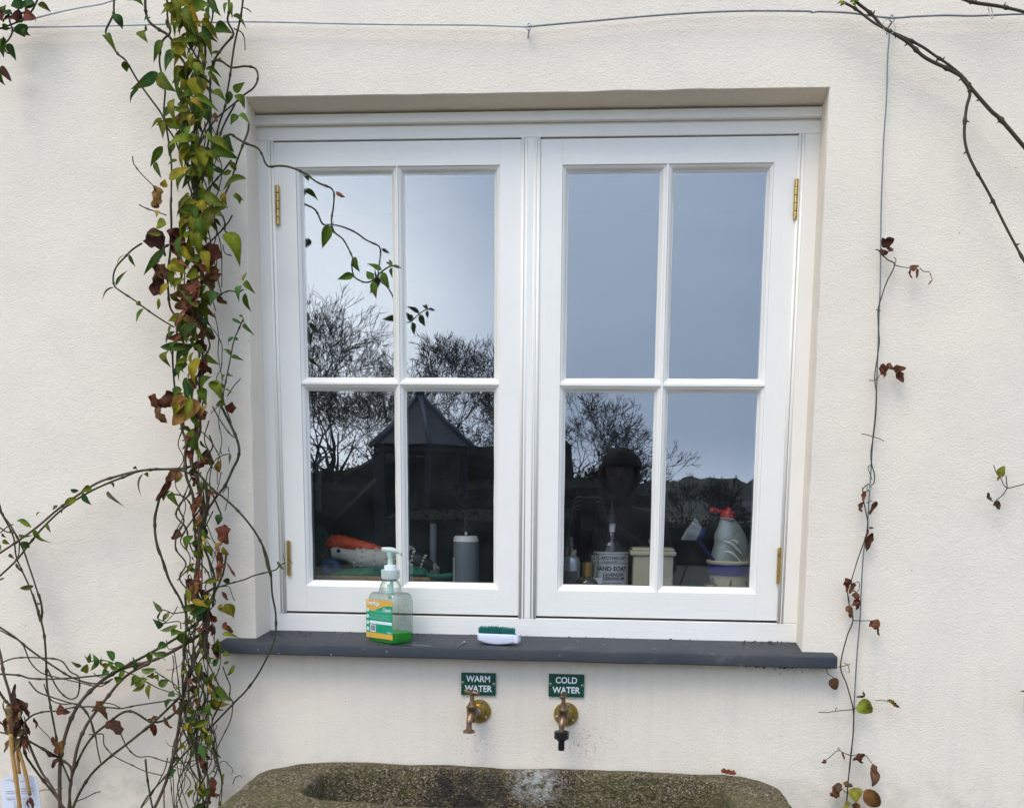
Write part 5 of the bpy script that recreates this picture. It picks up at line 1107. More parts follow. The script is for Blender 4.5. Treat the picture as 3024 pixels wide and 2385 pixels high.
# inner leaf of the wall round the opening
r_.box(-2.3, -.60, .16, .26, GZ, 1.9); r_.box(.60, 2.3, .16, .26, GZ, 1.9); r_.box(-.60, .60, .16, .26, 1.12, 1.9); r_.box(-.60, .60, .16, .26, GZ, .07)
tag(r_.build('room', m_room), kind='structure')
m_ledge = M('dark painted board', (.10, .10, .10), .5, var=.2)
b = MB(); b.box(-.598, .598, .1285, .56, .075, .098); tag(b.build('inner_sill', m_ledge, bevel=.003), 'board inside the window carrying the bottles and pots', 'window board')
IZ = .0985
def LP(mb, cx, prof, Y, base=None, n=32, col=None):
    """turned shape given as (photo y, half width in pixels) from bottom to top, standing at depth Y"""
    s_ = mpp(Y); P = at(cx, prof[0][0], Y); pr = [(at(cx, y_, Y).z, w_ * s_) for y_, w_ in prof]
    if base is not None: pr = [(base, pr[0][1])] + pr
    mb.lathe(pr, (P.x, Y, 0), n=n, col=col); return P
# spray bottle, perfume bottles, hand soap, canister, brush, detergent, pot
m_silver = M('silver bottle', (.52, .55, .58), .35, .7, var=.1, vscale=30); m_chrome = M('chrome cap', (.7, .7, .68), .15, 1, var=.15, vscale=20); m_grl = M('dark grey label', (.09, .09, .09), .6, var=.2, vscale=90)
Y = .20; t = thing('spray_bottle', at(1686, 1726, Y), 'silver spray bottle with grey label behind the glass, left end of the right sash', 'bottle')
b = MB(); P = LP(b, 1686, [(1725, 25), (1690, 26), (1660, 26), (1648, 23), (1642, 17), (1640, 14)], Y, IZ); b.build('bottle_body', m_silver, t, auto=40)
b = MB(); LP(b, 1686, [(1640, 16), (1640, 17), (1621, 17), (1619, 15)], Y); b.build('cap', m_chrome, t, auto=40)
b = MB(); LP(b, 1684, [(1619, 12), (1586, 11.5), (1584, 10)], Y); b.build('clear_cap', m_clear, t, auto=40); b = MB(); LP(b, 1684, [(1619, 4), (1606, 5), (1605, 3), (1590, 2.5)], Y); b.build('nozzle', m_blackp, t)
b = MB(); s_ = mpp(Y); z0, z1 = at(1686, 1740, Y).z, at(1686, 1684, Y).z; ang = [R(-150 + 100 * i / 10) for i in range(11)]
b.add([(P.x + 27 * s_ * math.cos(a), Y + 27 * s_ * math.sin(a), z) for z in (z0, z1) for a in ang], [(i, i + 1, i + 12, i + 11) for i in range(10)]); b.build('label', m_grl, t)
m_gold = M('gold cap', (.60, .36, .10), .28, .9, var=.2, vscale=30); m_amber = M('dark perfume glass', (.07, .06, .035), .08, var=.2, spec=.8)
t = thing('perfume_bottle', at(1732, 1726, .185), 'round dark perfume bottle with a gold cap behind the glass', 'bottle'); b = MB(); LP(b, 1732, [(1735, 34), (1720, 33), (1710, 27), (1703, 17), (1701, 8), (1699, 8)], .185, IZ); b.build('bottle_body', m_amber, t, auto=50)
b = MB(); LP(b, 1733, [(1701, 11), (1700, 13), (1661, 13), (1659, 11)], .185); b.build('cap', m_gold, t, auto=40)
t = thing('cologne_bottle', at(1755, 1726, .235), 'small white bottle with a tall chrome cap between the gold cap and the hand soap', 'bottle'); b = MB(); LP(b, 1757, [(1735, 22), (1708, 22), (1705, 20)], .235, IZ); b.build('bottle_body', m_pumpw, t, auto=40)
b = MB(); LP(b, 1754, [(1704, 12), (1703, 14), (1637, 14), (1635, 12)], .235); b.build('cap', m_chrome, t, auto=40)
Y = .27; t = thing('hand_soap_bottle', at(1802, 1726, Y), 'apothecary hand soap bottle with white label and dark pump behind the glass', 'bottle'); m_lw = M('white paper label', (.60, .63, .66), .55, var=.04, vscale=30); m_bk = M('black print', (.015, .015, .02), .5, var=.1)
m_dglass = sheet_glass('soap bottle plastic', .07, (.60, .58, .62), .05)
b = MB(); P = LP(b, 1802, [(1740, 50), (1620, 50), (1600, 44), (1585, 25), (1578, 17), (1570, 16)], Y, IZ, 40); b.build('bottle_body', m_dglass, t, auto=50)
s_ = mpp(Y); rad = 50.6 * s_; zt, zb = at(1802, 1627, Y).z, at(1802, 1745, Y).z; b = MB(); ang = [R(-180 + 180 * i / 24) for i in range(25)]; b.add([(P.x + rad * math.cos(a), Y + rad * math.sin(a), z) for z in (zb, zt) for a in ang], [(i, i + 1, i + 26, i + 25) for i in range(24)]); lb_ = b.build('label', m_lw, t, smooth=True)
def curved_text(body, size, px, py, bold=.012, sx=1.0):
    o = text('lettering', body, size, m_bk, lb_, (0, 0, 0), bold=bold, sx=1, extrude=.0001)
    c = at(px, py, Y); me = o.data
    for v in me.vertices:
        x = (c.x - P.x) + v.co.x * sx; a = x / rad; z = c.z + v.co.y; rr_ = rad + .0006 + v.co.z
        v.co = Vector((P.x + rr_ * math.sin(a), Y - rr_ * math.cos(a), z))
    o.rotation_euler = (0, 0, 0); o.matrix_parent_inverse = lb_.matrix_world.inverted()
curved_text('A.L. APOTHECARY', .0110, 1802, 1645, sx=.98); curved_text('Established 1897', .0052, 1802, 1655.5, .006); curved_text('HAND SOAP', .0150, 1803, 1676, .018, sx=.98); curved_text('LAVENDER', .0112, 1812, 1693.5, .014); curved_text('GERANIUM', .0112, 1812, 1705, .014); curved_text('luxury lavender with essential oil', .0042, 1802, 1716, .004)
b = MB()
for y_ in (1634, 1660.5, 1724):
    b = MB(); z = at(1802, y_, Y).z; b.add([(P.x + (rad + .0005) * math.cos(a), Y + (rad + .0005) * math.sin(a), z + dz) for dz in (0, .0009) for a in ang[3:22]], [(i, i + 1, i + 20, i + 19) for i in range(18)]); b.build('label_rule', m_bk, lb_)
b = MB(); LP(b, 1806, [(1545, 18), (1543, 17), (1520, 17), (1518, 9), (1510, 8), (1500, 4.5), (1475, 4.5), (1473, 9), (1462, 9), (1460, 6)], Y, n=20); c = at(1806, 1466, Y); b.tube([c, c + Vector((.002, -.022, 0)), c + Vector((.002, -.030, -.006))], [.006, .005, .004], 10); b.build('pump', m_blackp, t, auto=40)
b = MB(); LP(b, 1806, [(1627, 3.5), (1590, 4), (1572, 6.5), (1571, 8), (1548, 9.5), (1526, 9.5)], Y - .004); b.build('pump_tube', m_pumpw, t, auto=40)
b = MB(); LP(b, 1802, [(1620, 18), (1590, 17), (1578, 17), (1545, 17)], Y + .01); b.build('bottle_neck', m_dglass, t, auto=40)
m_cream = M('cream enamel', (.66, .59, .43), .35, var=.04, vscale=20)
Y = .26; t = thing('storage_canister', at(1930, 1726, Y), 'square cream canister with a lid and round knob behind the right sash', 'canister'); A, B = at(1868, 1745, Y - .05), at(1990, 1640, Y - .05)
b = MB(); b.box(A.x, B.x, Y - .05, Y + .05, IZ, B.z); b.build('canister_body', m_cream, t, bevel=.006, bseg=4)
A, B = at(1862, 1640, Y - .055), at(1998, 1620, Y - .055); b = MB(); b.box(A.x, B.x, Y - .055, Y + .055, A.z, A.z + (B.z - A.z) * .62); b.box(A.x + .004, B.x - .004, Y - .051, Y + .051, A.z + (B.z - A.z) * .63, B.z); b.build('lid', m_cream, t, bevel=.004, bseg=4)
b = MB(); c = at(1928, 1620, Y); b.lathe([(c.z, .007), (c.z + .006, .005), (c.z + .010, .008), (c.z + .018, .0115), (c.z + .026, .009), (c.z + .030, .002)], (c.x, Y, 0), n=24); b.build('knob', m_cream, t, auto=50)
m_navy = M('navy glaze', (.016, .012, .22), .4, var=.2, vscale=40); m_cer = M('cream glaze', (.72, .64, .47), .2, var=.05, vscale=30); m_olive = M('olive painted sprig', (.16, .14, .03), .4, var=.2)
Y = .235; t = thing('pottery_pot', at(2155, 1726, Y), 'cream pottery pot with a navy band holding the washing up things', 'pot'); s_ = mpp(Y)
cx_ = 2158; b = MB(); P = LP(b, cx_, [(1745, 55), (1712, 60), (1697, 64), (1696, 66.5), (1664, 69.5), (1662, 69.5), (1661, 73), (1655, 74), (1653, 72), (1654, 68), (1700, 60)], Y, n=48); b.build('pot_body', m_cer, t, auto=50)
b = MB(); rg = []
for y_, w_ in ((1696, 67.4), (1664, 70.4)): rg.append([(P.x + w_ * s_ * math.cos(a), Y + w_ * s_ * math.sin(a), at(cx_, y_, Y).z) for a in [2 * math.pi * i / 48 for i in range(48)]])
b.loft(rg, cap=False); b.build('glaze_band', m_navy, t, smooth=True)
b = MB()
def onpot(px, py): 
    x = (px - cx_) * s_; r2 = (62.5 + (1712 - py) * .17) * s_; return Vector((P.x + x, Y - math.sqrt(max(1e-6, r2 * r2 - x * x)), at(cx_, py, Y).z + .0))
b.tube([onpot(2145, 1728), onpot(2148, 1718), onpot(2150, 1706)], [.001, .0028, .001], 6); b.build('painted_sprig', m_olive, t); b = MB()
for a_ in range(6): b.tube([onpot(2196 + a_ * 2.5, 1728 - a_ * 3), onpot(2190 + a_ * 3, 1712 - a_ * .5)], .0012, 5)
b.build('painted_sprig', m_olive, t); b = MB(); b.tube([onpot(2096, 1722), onpot(2101, 1705), onpot(2105, 1722)], .0012, 5); b.build('painted_leaf', m_navy, t)
m_sil2 = M('pearl grey plastic', (.42, .47, .46), .33, .25, var=.06, vscale=12, spec=.6); m_red = M('red cap', (.60, .008, .012), .35, var=.12, vscale=40)
Y = .25; t = thing('detergent_bottle', at(2158, 1658, Y), 'pearl grey squeeze bottle with a red flip cap standing in the navy banded pot', 'bottle'); s_ = mpp(Y)
b = MB(); rg = []
for y_, xl, xr in ((1722, 2100, 2216), (1690, 2098, 2215), (1655, 2098, 2214), (1630, 2101, 2214), (1612, 2107, 2212), (1597, 2109, 2209), (1592, 2107, 2207), (1582, 2108, 2203), (1565, 2115, 2195), (1550, 2121, 2186), (1540, 2125, 2178), (1534, 2127, 2171), (1531, 2128, 2169)):
    A, B = at(xl, y_, Y), at(xr, y_, Y); c = (A + B) / 2; h = (B.x - A.x) / 2; rg.append([(c.x + h * math.cos(a), Y + h * .52 * math.sin(a), c.z + .02 * 0) for a in [2 * math.pi * i / 36 for i in range(36)]])
b.loft(rg); b.build('bottle_body', m_sil2, t, smooth=True)
b = MB()
for o_ in (0, 1, 2):
    pts = [((2136 + o_ * 2, 1596 + o_ * 31), (2158 + o_, 1604 + o_ * 28), (2178 - o_ * 3, 1621 + o_ * 24), (2190 - o_ * 2, 1634 + o_ * 26)), ((2160, 1594), (2172, 1597), (2178, 1604))][0 if o_ < 2 else 1]
    b.tube(spline([at(x, y_, Y - .033 + abs(x - 2158) * .00022 - (y_ - 1600) * .00012) for x, y_ in pts], 5), [.0012 + .0022 * math.sin(math.pi * i / 15) for i in range(16)][:len(spline([Vector((0, 0, 0))] * len(pts), 5))], 8)
b.build('grip_ridge', m_pumpw, t, smooth=True)
b = MB(); A = at(2148, 1530, Y); ax = Vector((.10, 0, 1)); b.lathe([(0, 22.5 * s_), (.001, 22.5 * s_), (.0015, 20 * s_)], A + Vector((0, 0, -.001)), ax=ax); b.build('neck_ring', m_pumpw, t, smooth=True)
b = MB(); b.lathe([(0, 20.5 * s_), (.010, 20.5 * s_), (.0165, 18 * s_), (.018, 9 * s_), (.024, 8 * s_), (.025, 5 * s_)], A + Vector((0, 0, .0015)), ax=ax)
c0 = at(2140, 1510, Y); c1 = at(2096, 1506, Y - .01); b.tube([c0, c0.lerp(c1, .5), c0.lerp(c1, .6), c1 + Vector((.006, 0, 0)), c1], [.0045, .0045, .0075, .0072, .004], 12); b.build('cap', m_red, t, auto=40)
b = MB(); A, B = at(2112, 1652, Y - .036), at(2168, 1640, Y - .036); b.tube([Vector((A.x, A.y, A.z)), Vector((B.x, B.y + .004, A.z))], .001, 4)
m_bl = M('blue plastic', (.02, .025, .16), .35, var=.2); m_brw = M('white bristles', (.60, .64, .66), .6, var=.15, vscale=300)
Y = .225; t = thing('dish_brush', at(2100, 1655, Y), 'white bristled dish brush with a blue handle leaning out of the navy banded pot', 'brush')
b = MB(); b.tube([at(2120, 1670, Y + .02), at(2090, 1632, Y), at(2068, 1603, Y - .005), at(2066, 1590, Y - .006)], [.0042, .0042, .0036, .004], 10); b.build('handle', m_bl, t, smooth=True)
b = MB(); hA, hB = at(2055, 1598, Y), at(2076, 1556, Y); ax = (hA - hB).normalized(); sd_ = Vector((-ax.z, 0, ax.x)); c = (hA + hB) / 2; n2 = ax.cross(Vector((0, -1, 0))).normalized()
if n2.x > 0: n2 = -n2
b.lathe([(-.004, .019), (0, .021), (.004, .0205), (.007, .017)], c - n2 * .004, ax=n2, n=28); b.build('brush_head', m_bl, t, auto=40)
b = MB()
for i in range(520):
    a = random.uniform(0, 6.3); q = math.sqrt(random.random()) * .0175; u = n2.orthogonal().normalized(); v = n2.cross(u); o_ = u * math.cos(a) * q + v * math.sin(a) * q
    b.tube([c + n2 * .003 + o_, c + n2 * (.030 + random.uniform(-.002, .002) + .004 * math.cos(a)) + o_ * 1.75], .00075, 3)
b.build('bristles', m_brw, t)
b = MB(); c = at(2098, 1732, .16); b.lathe([(0, .012), (.004, .0165), (.010, .0150), (.013, .008), (.014, .002)], Vector((c.x, .165, c.z - .004)), n=28); tag(b.build('brass_knob', m_brass, auto=50), 'small brass window stay knob just showing at the bottom of the right sash', 'knob')
# left sash
m_sg = M('grey shampoo plastic', (.20, .235, .255), .25, var=.06, vscale=15); Y = .23; t = thing('pump_bottle', at(1376, 1726, Y), 'tall grey pump bottle with white shoulder ring behind the left sash', 'bottle')
b = MB(); LP(b, 1376, [(1745, 38), (1660, 38), (1612, 38.5), (1598, 37.5)], Y, IZ, 36); b.build('bottle_body', m_sg, t, auto=50); b = MB(); LP(b, 1376, [(1598, 38), (1585, 35), (1581, 31)], Y, n=36); b.build('shoulder_ring', m_pumpw, t, auto=50)
b = MB(); LP(b, 1376, [(1581, 30), (1572, 22), (1565, 12)], Y, n=36); b.build('bottle_shoulder', m_dglass, t, auto=50); b = MB(); LP(b, 1376, [(1572, 14), (1556, 14), (1554, 6), (1520, 5), (1519, 9), (1508, 9), (1506, 6)], Y); c = at(1376, 1512, Y); b.tube([c, c + Vector((-.004, -.020, 0)), c + Vector((-.004, -.027, -.004))], [.006, .005, .004], 10); b.build('pump', m_blackp, t, auto=40)
b = MB(); LP(b, 1376, [(1600, 3), (1570, 4)], Y - .02); b.build('pump_tube', m_pumpw, t)
b = MB(); s_ = mpp(Y); P = at(1376, 1700, Y); z0, z1 = at(1376, 1745, Y).z, at(1376, 1645, Y).z; ang = [R(-180 + 40 * i / 8) for i in range(9)]; b.add([(P.x + 39 * s_ * math.cos(a), Y + 39 * s_ * math.sin(a), z) for z in (z0, z1) for a in ang], [(i, i + 1, i + 10, i + 9) for i in range(8)]); b.build('label', m_lw, t)
b = MB(); 
for y_ in (1655, 1662, 1668, 1674, 1688, 1694, 1702, 1710):
    z = at(1376, y_, Y).z; b.add([(P.x + 39.6 * s_ * math.cos(a), Y + 39.6 * s_ * math.sin(a), z + dz) for dz in (0, .0022) for a in ang[4:7]], [(i, i + 1, i + 4, i + 3) for i in range(2)])
b.build('print', m_bk, t)
t = thing('grey_tube', at(1279, 1660, .34), 'slim grey tube with a black cap standing behind the left sash', 'tube'); b = MB(); LP(b, 1279, [(1700, 10), (1545, 10.5)], .34, IZ); b.build('tube_body', m_sg, t, auto=40); b = MB(); LP(b, 1279, [(1545, 9), (1530, 10), (1526, 11), (1522, 10)], .34); b.build('cap', m_blackp, t, auto=40)
m_or = M('orange rubber', (.92, .10, .02), .5, var=.12, vscale=40, bump=.0004, bscale=150); m_gw = M('grey white rubber', (.66, .64, .57), .55, var=.1, vscale=30, bump=.0003, bscale=150); m_bd = M('dark rubber', (.02, .02, .022), .5, var=.2)
def dummy(name, label, prof, Y, mat, nubs, mat2=None, rows=7):
    """a dog training dummy: prof = (x, y centre, half width) in photo pixels"""
    t = thing(name, at(prof[0][0], prof[0][1], Y), label, 'dog toy', 'dog toys in the basket'); s_ = mpp(Y); b = MB()
    sp = spline([at(x, y_, Y) for x, y_, _ in prof], 5); rr_ = spline([Vector((w_, 0, 0)) for _, _, w_ in prof], 5); b.tube(sp, [max(.0008, v.x * s_) for v in rr_], 28); L = len(sp); b.m = 1
    for i in range(int(L * nubs[0]), int(L * nubs[1]), nubs[2]):
        ax = (sp[min(i + 1, L - 1)] - sp[i - 1]).normalized(); u = ax.cross(Vector((0, 1, 0))).normalized(); v = ax.cross(u)
        for k_ in range(12):
            a = 2 * math.pi * (k_ + (.5 if (i // nubs[2]) % 2 else 0)) / 12; r2 = rr_[i].x * s_; b.ball(sp[i] + (u * math.cos(a) + v * math.sin(a)) * r2, .0036 if mat2 or mat is m_gw else .0027, 5)
    b.build('body', [mat, mat2 or mat], t, auto=60); return t
t = dummy('training_dummy', 'orange knobbly dog training dummy lying behind the pale one', [(966, 1618, 4), (972, 1612, 17), (988, 1603, 23), (1010, 1603, 22), (1050, 1610, 19), (1100, 1622, 16), (1150, 1634, 10), (1182, 1641, 4)], .30, m_or, (.3, .95, 3))
t = dummy('training_dummy', 'pale grey knobbly dog training dummy with a hole in its handle', [(978, 1632, 8), (983, 1632, 17), (1000, 1634, 18), (1020, 1638, 18), (1036, 1642, 21), (1052, 1646, 26), (1080, 1649, 29), (1130, 1652, 30), (1160, 1655, 29), (1172, 1656, 25), (1175, 1656, 14)], .255, m_gw, (.5, .97, 4))
b = MB(); c = at(1000, 1626, .255 - .0158); b.lathe([(0, .0050), (.0012, .0050), (.0013, .002)], c, n=18, ax=(0, -1, .25)); b.build('cord_hole', m_dirt, t, auto=40)
t = dummy('training_dummy', 'black dog training dummy with pale nubs and a frayed rope end', [(1180, 1650, 12), (1195, 1650, 24), (1215, 1652, 25), (1245, 1657, 22), (1270, 1668, 14), (1282, 1674, 9)], .27, m_bd, (.25, .75, 5), m_gw)
m_rope = M('frayed rope', (.42, .40, .34), .9, col2=(.20, .19, .16), vscale=120, bump=.002, bscale=200)
b = MB()
for i in range(40): a = random.uniform(0, 6.3); b.tube(spline([at(1276, 1668, .265), at(1286 + random.uniform(-4, 4), 1672 + random.uniform(-8, 8), .262), at(1290 + random.uniform(-6, 8), 1682 + random.uniform(-12, 12), .26 + random.uniform(-.01, .01))], 3), .0014, 5)
b.build('rope_end', m_rope, t, smooth=True)
m_gf = M('green fabric', (.02, .22, .13), .8, col2=(.012, .10, .065), vscale=40, bump=.002, bscale=40); m_dg = M('dark green mesh cloth', (.012, .055, .040), .85, col2=(.006, .028, .022), vscale=60, bump=.003, bscale=60)
def slab(mb, px, Yc, dep):
    """soft flat shape: px = (x, ytop, ybottom)"""
    rg = []
    for x, a_, b_ in px:
        A, B = at(x, a_, Yc), at(x, b_, Yc); c = (A + B) / 2; h = (A.z - B.z) / 2; rg.append([(c.x, Yc + dep * math.cos(q), c.z + h * math.sin(q)) for q in [2 * math.pi * i / 16 for i in range(16)]])
    mb.loft(rg)
b = MB(); slab(b, [(972, 1694, 1700), (985, 1686, 1706), (1010, 1680, 1708), (1060, 1676, 1710), (1120, 1673, 1712), (1180, 1670, 1712), (1215, 1670, 1712), (1240, 1673, 1710), (1256, 1680, 1706), (1262, 1690, 1698)], .245, .035); slab(b, [(1250, 1684, 1702), (1275, 1692, 1708), (1300, 1694, 1712), (1330, 1690, 1710), (1345, 1688, 1700), (1350, 1690, 1694)], .24, .012)
tag(b.build('green_pouch', m_gf, smooth=True), 'flat green fabric pouch with a strap lying on the basket', 'pouch')
b = MB(); slab(b, [(934, 1560, 1700), (945, 1545, 1690), (965, 1570, 1665), (985, 1590, 1640), (1000, 1602, 1625), (1008, 1610, 1616)], .33, .03); tag(b.build('mesh_bag', m_dg, smooth=True), 'dark green cloth heap in the left corner behind the glass', 'bag')
m_blue = M('blue rubber', (.02, .07, .22), .5, var=.15); b = MB(); c = at(976, 1675, .24); b.tube([c + Vector((math.cos(a) * .016, .0, math.sin(a) * .013)) for a in [2 * math.pi * i / 24 for i in range(25)]], .0105, 12); tag(b.build('ring_toy', m_blue, smooth=True), 'blue rubber ring toy in the left corner of the basket', 'dog toy')
m_wick = M('wicker', (.45, .27, .13), .6, col2=(.28, .16, .07), vscale=90, bump=.0008, bscale=200)
bk = thing('wicker_basket', at(1100, 1715, .25), 'wicker basket rim under the dog toys behind the left sash', 'basket'); b = MB()
for k_ in range(5):
    pts = []
    for i in range(60):
        x = 925 + 345 * i / 59; yc = 1705 + 7 * (x - 925) / 345; a = i * .55 + k_ * 2 * math.pi / 5; q = at(x, yc, .20); pts.append(q + Vector((0, math.cos(a) * .0042, math.sin(a) * .0042)))
    b.tube(pts, .0032, 7)
b.build('rim', m_wick, bk, smooth=True); b = MB()
A, B = at(925, 1705, .20), at(1270, 1712, .20)
for row in range(3):
    for k_ in range(2):
        b.tube([Vector((A.x + (B.x - A.x) * i / 50, .203 + (.003 if (i + row + k_) % 2 else -.003), IZ + .003 + row * .005)) for i in range(51)], .0022, 6)
b.box(A.x, B.x, .207, .30, IZ, IZ + .004); b.build('woven_side', m_wick, bk)
m_wh = M('wooden handle', (.22, .12, .05), .6, var=.3, vscale=40); b = MB(); b.tube([at(975, 1545, .62), at(1110, 1415, .62)], .006, 12); tag(b.build('wooden_stick', m_wh, smooth=True), 'thin wooden stick slanting in the dim room behind the lower left pane', 'stick')
b = MB(); A, B = at(938, 1345, .36), at(950, 1512, .36); m_cur = M('grey green cloth', (.12, .15, .135), .85, var=.2)
rg = []
for z in [B.z + (A.z - B.z) * i / 8 for i in range(9)]: rg.append([(A.x - .006 + .014 * u, .36 + .004 * math.sin(u * 9) + .003 * v, z) for u, v in [(i / 8, 0) for i in range(9)] + [(i / 8, 1) for i in range(8, -1, -1)]])
b.loft(rg); tag(b.build('cloth_strip', m_cur, smooth=True), 'narrow grey green cloth hanging at the left edge behind the lower left pane', 'cloth')

# ------------------------------------------------------------------ the garden the glass reflects
m_ground = M('winter grass and gravel', (.045, .050, .022), .95, col2=(.07, .058, .038), vscale=1.3, bump=.02, bscale=12, detail=8)
b = MB(); n_ = 48; S_ = 900.0
gx = [math.copysign(abs(t_) ** 2.2, t_) * S_ for t_ in [-1 + 2 * i / n_ for i in range(n_ + 1)]]
gv = []; 
for x in gx:
    for y_ in gx: gv.append((x, y_, GZ + (noise.noise(Vector((x * .08, y_ * .08, 0))) * .25 if math.hypot(x, y_) > 12 else 0)))
b.add(gv, [(i * (n_ + 1) + j, (i + 1) * (n_ + 1) + j, (i + 1) * (n_ + 1) + j + 1, i * (n_ + 1) + j + 1) for i in range(n_) for j in range(n_)]); tag(b.build('ground', m_ground, smooth=True), kind='structure')
m_paving = M('damp stone paving', (.16, .145, .12), .8, col2=(.10, .09, .075), vscale=3, bump=.004, bscale=40); b = MB()
for i in range(12):
    for j in range(6): b.box(-3.6 + i * .6 + .006, -3.0 + i * .6 - .006, -3.6 + j * .6 + .006, -3.0 + j * .6 - .006, GZ, GZ + .03 + random.uniform(0, .003))
tag(b.build('path', m_paving, bevel=.004), kind='structure')
m_bark = M('dark bark', (.045, .038, .030), .9, col2=(.025, .022, .018), vscale=12, bump=.01, bscale=20)
def bare_tree(base, h, seed, spread=.55, lean=(0, 0), label='', trunk_h=.28, depth=7, r0=None, start=None, name='bare_tree'):
    rnd = random.Random(seed); tr_, br_ = MB(), MB(); base = Vector(base); r0 = r0 or h * .028
    def grow(p, d, L, r, lv):
        k_ = 4; pts = [p]; q = p.copy(); dd = d.copy()
        for i in range(k_):
            dd = (dd + Vector((rnd.gauss(0, .13), rnd.gauss(0, .13), rnd.gauss(.03, .10)))).normalized(); q = q + dd * (L / k_); pts.append(q.copy())
        rs = [max(.0054, r * (1 - .42 * i / k_)) for i in range(k_ + 1)]
        (tr_ if lv <= 1 else br_).tube(pts, rs, 8 if lv < 2 else (5 if lv < 4 else 3), cap=False)
        if lv >= depth: return
        nb = 3 if lv in (1, 2) else rnd.choice((2, 3)) if lv < depth - 1 else 3
        for i in range(nb):
            ax = dd.orthogonal().normalized(); ax.rotate(Matrix.Rotation(rnd.uniform(0, 6.28), 3, dd)); ang = rnd.uniform(.25, .9) * spread * (1.25 if lv else 1) * 1.3
            nd = dd.copy(); nd.rotate(Matrix.Rotation(ang, 3, ax)); nd = (nd + Vector((0, 0, .10))).normalized()
            at_ = rnd.choice((k_, k_, k_ - 1)) if i else k_; grow(pts[at_], nd, L * rnd.uniform(.66, .86), rs[at_] * rnd.uniform(.60, .80), lv + 1)
    d0 = Vector((lean[0], lean[1], 1)).normalized()
    grow(base, d0, h * trunk_h, r0, 0)
    t = thing(name, base, label, 'tree', 'bare garden trees'); tr_.build('trunk', m_bark, t, smooth=True); br_.build('crown', m_bark, t); return t
def gb(px, D, z=GZ): p = virt(px, 1493, D); p.z = z; return p
bare_tree(gb(1030, 22), 6.9, 5, .66, (.05, .0), 'gnarled bare tree behind the left side of the summer house', .20, 8, .26)
bare_tree(gb(1290, 23), 8.5, 33, .66, (.10, .02), 'tall bare tree with fine twigs straight behind the summer house', .19, 8, .20)
bare_tree(gb(1130, 26), 7.2, 41, .66, (.0, .0), 'bare tree rising between the gnarled one and the summer house', .20, 8, .18)
bare_tree(gb(880, 24), 7.4, 3, .60, (.04, .02), 'slender bare tree at the far left of the garden', .24, 8, .14)
bare_tree(gb(1640, 23), 5.6, 21, .64, (.10, 0), 'rounded bare tree behind the photographer', .20, 8, .14)
bare_tree(gb(1440, 22), 6.2, 52, .7, (.0, 0), 'low bushy bare tree right of the summer house', .19, 8, .10)
bare_tree(gb(1830, 20), 3.4, 17, .62, (.04, 0), 'small twiggy bare tree at the right of the rounded one', .2, 7, .05)
bare_tree(gb(2010, 15), 2.3, 31, .6, (.1, 0), 'thin bare sapling by the hedge to the right', .25, 7, .018)
m_hedge = M('hedge leaf', (.020, .027, .012), .8, col2=(.010, .014, .008), vscale=3, spec=.1)
def hedge(pts, h, wd, label, seed, leaf=.032, dens=900, hv=.25):
    """leaf clumps filling a hedge along pts"""
    rnd = random.Random(seed); b = MB(); c = MB(); pts = [Vector((p.x, p.y, GZ)) for p in pts]
    for A, B in zip(pts, pts[1:]):
        L = (B - A).length; sd_ = Vector((-(B - A).y, (B - A).x, 0)).normalized()
        N = max(2, int(L / .5)); rg = []
        for i in range(N + 1):
            q = A.lerp(B, i / N); hh = h * .9 + hv * noise.noise(Vector((q.x * .6, q.y * .6, seed))); rg.append([q + sd_ * (wd * .42) * cc + Vector((0, 0, hh * ss)) for cc, ss in ((-1, 0), (-1, .6), (-.75, .9), (0, 1), (.75, .9), (1, .6), (1, 0))])
        c.loft(rg)
        for i in range(int(L * dens)):
            q = A.lerp(B, rnd.random()); hh = h + hv * noise.noise(Vector((q.x * .6, q.y * .6, seed))) * 1.3; u = rnd.uniform(-1, 1); z = hh * (1 - abs(u) ** 3 * .3) * (1 - rnd.random() ** 3) + rnd.gauss(0, .09); v = q + sd_ * u * wd * .5 + Vector((0, 0, max(.02, z)))
            s_ = leaf * rnd.uniform(.5, 1.3); e1 = Vector((rnd.gauss(0, 1), rnd.gauss(0, 1), rnd.gauss(0, 1))).normalized(); e2 = e1.orthogonal(); b.add([v + e1 * s_, v + e2 * s_ * .5, v - e1 * s_, v - e2 * s_ * .5], [(0, 1, 2, 3)])
    t = thing('garden_hedge', pts[0], label, 'hedge'); c.build('hedge_core', m_hedge, t); b.build('foliage', m_hedge, t); return t
hedge([gb(700, 20), gb(1150, 21), gb(1500, 20), gb(1930, 19)], 2.2, 1.3, 'clipped dark evergreen hedge across the back of the garden', 2)
hedge([gb(640, 25), gb(900, 25), gb(1180, 24)], 2.9, 1.6, 'tall dark evergreens at the far left behind the bare trees', 23, hv=.9)
hedge([gb(1180, 13), gb(1500, 12), gb(1930, 12.5)], 1.55, 1.0, 'lower dark hedge in front of the taller one, right of the summer house', 6, hv=.12)
hedge([gb(1880, 24), gb(2140, 25), gb(2500, 24)], 1.05, 1.2, 'low rough hedge to the right with the hill beyond', 9, hv=.3)
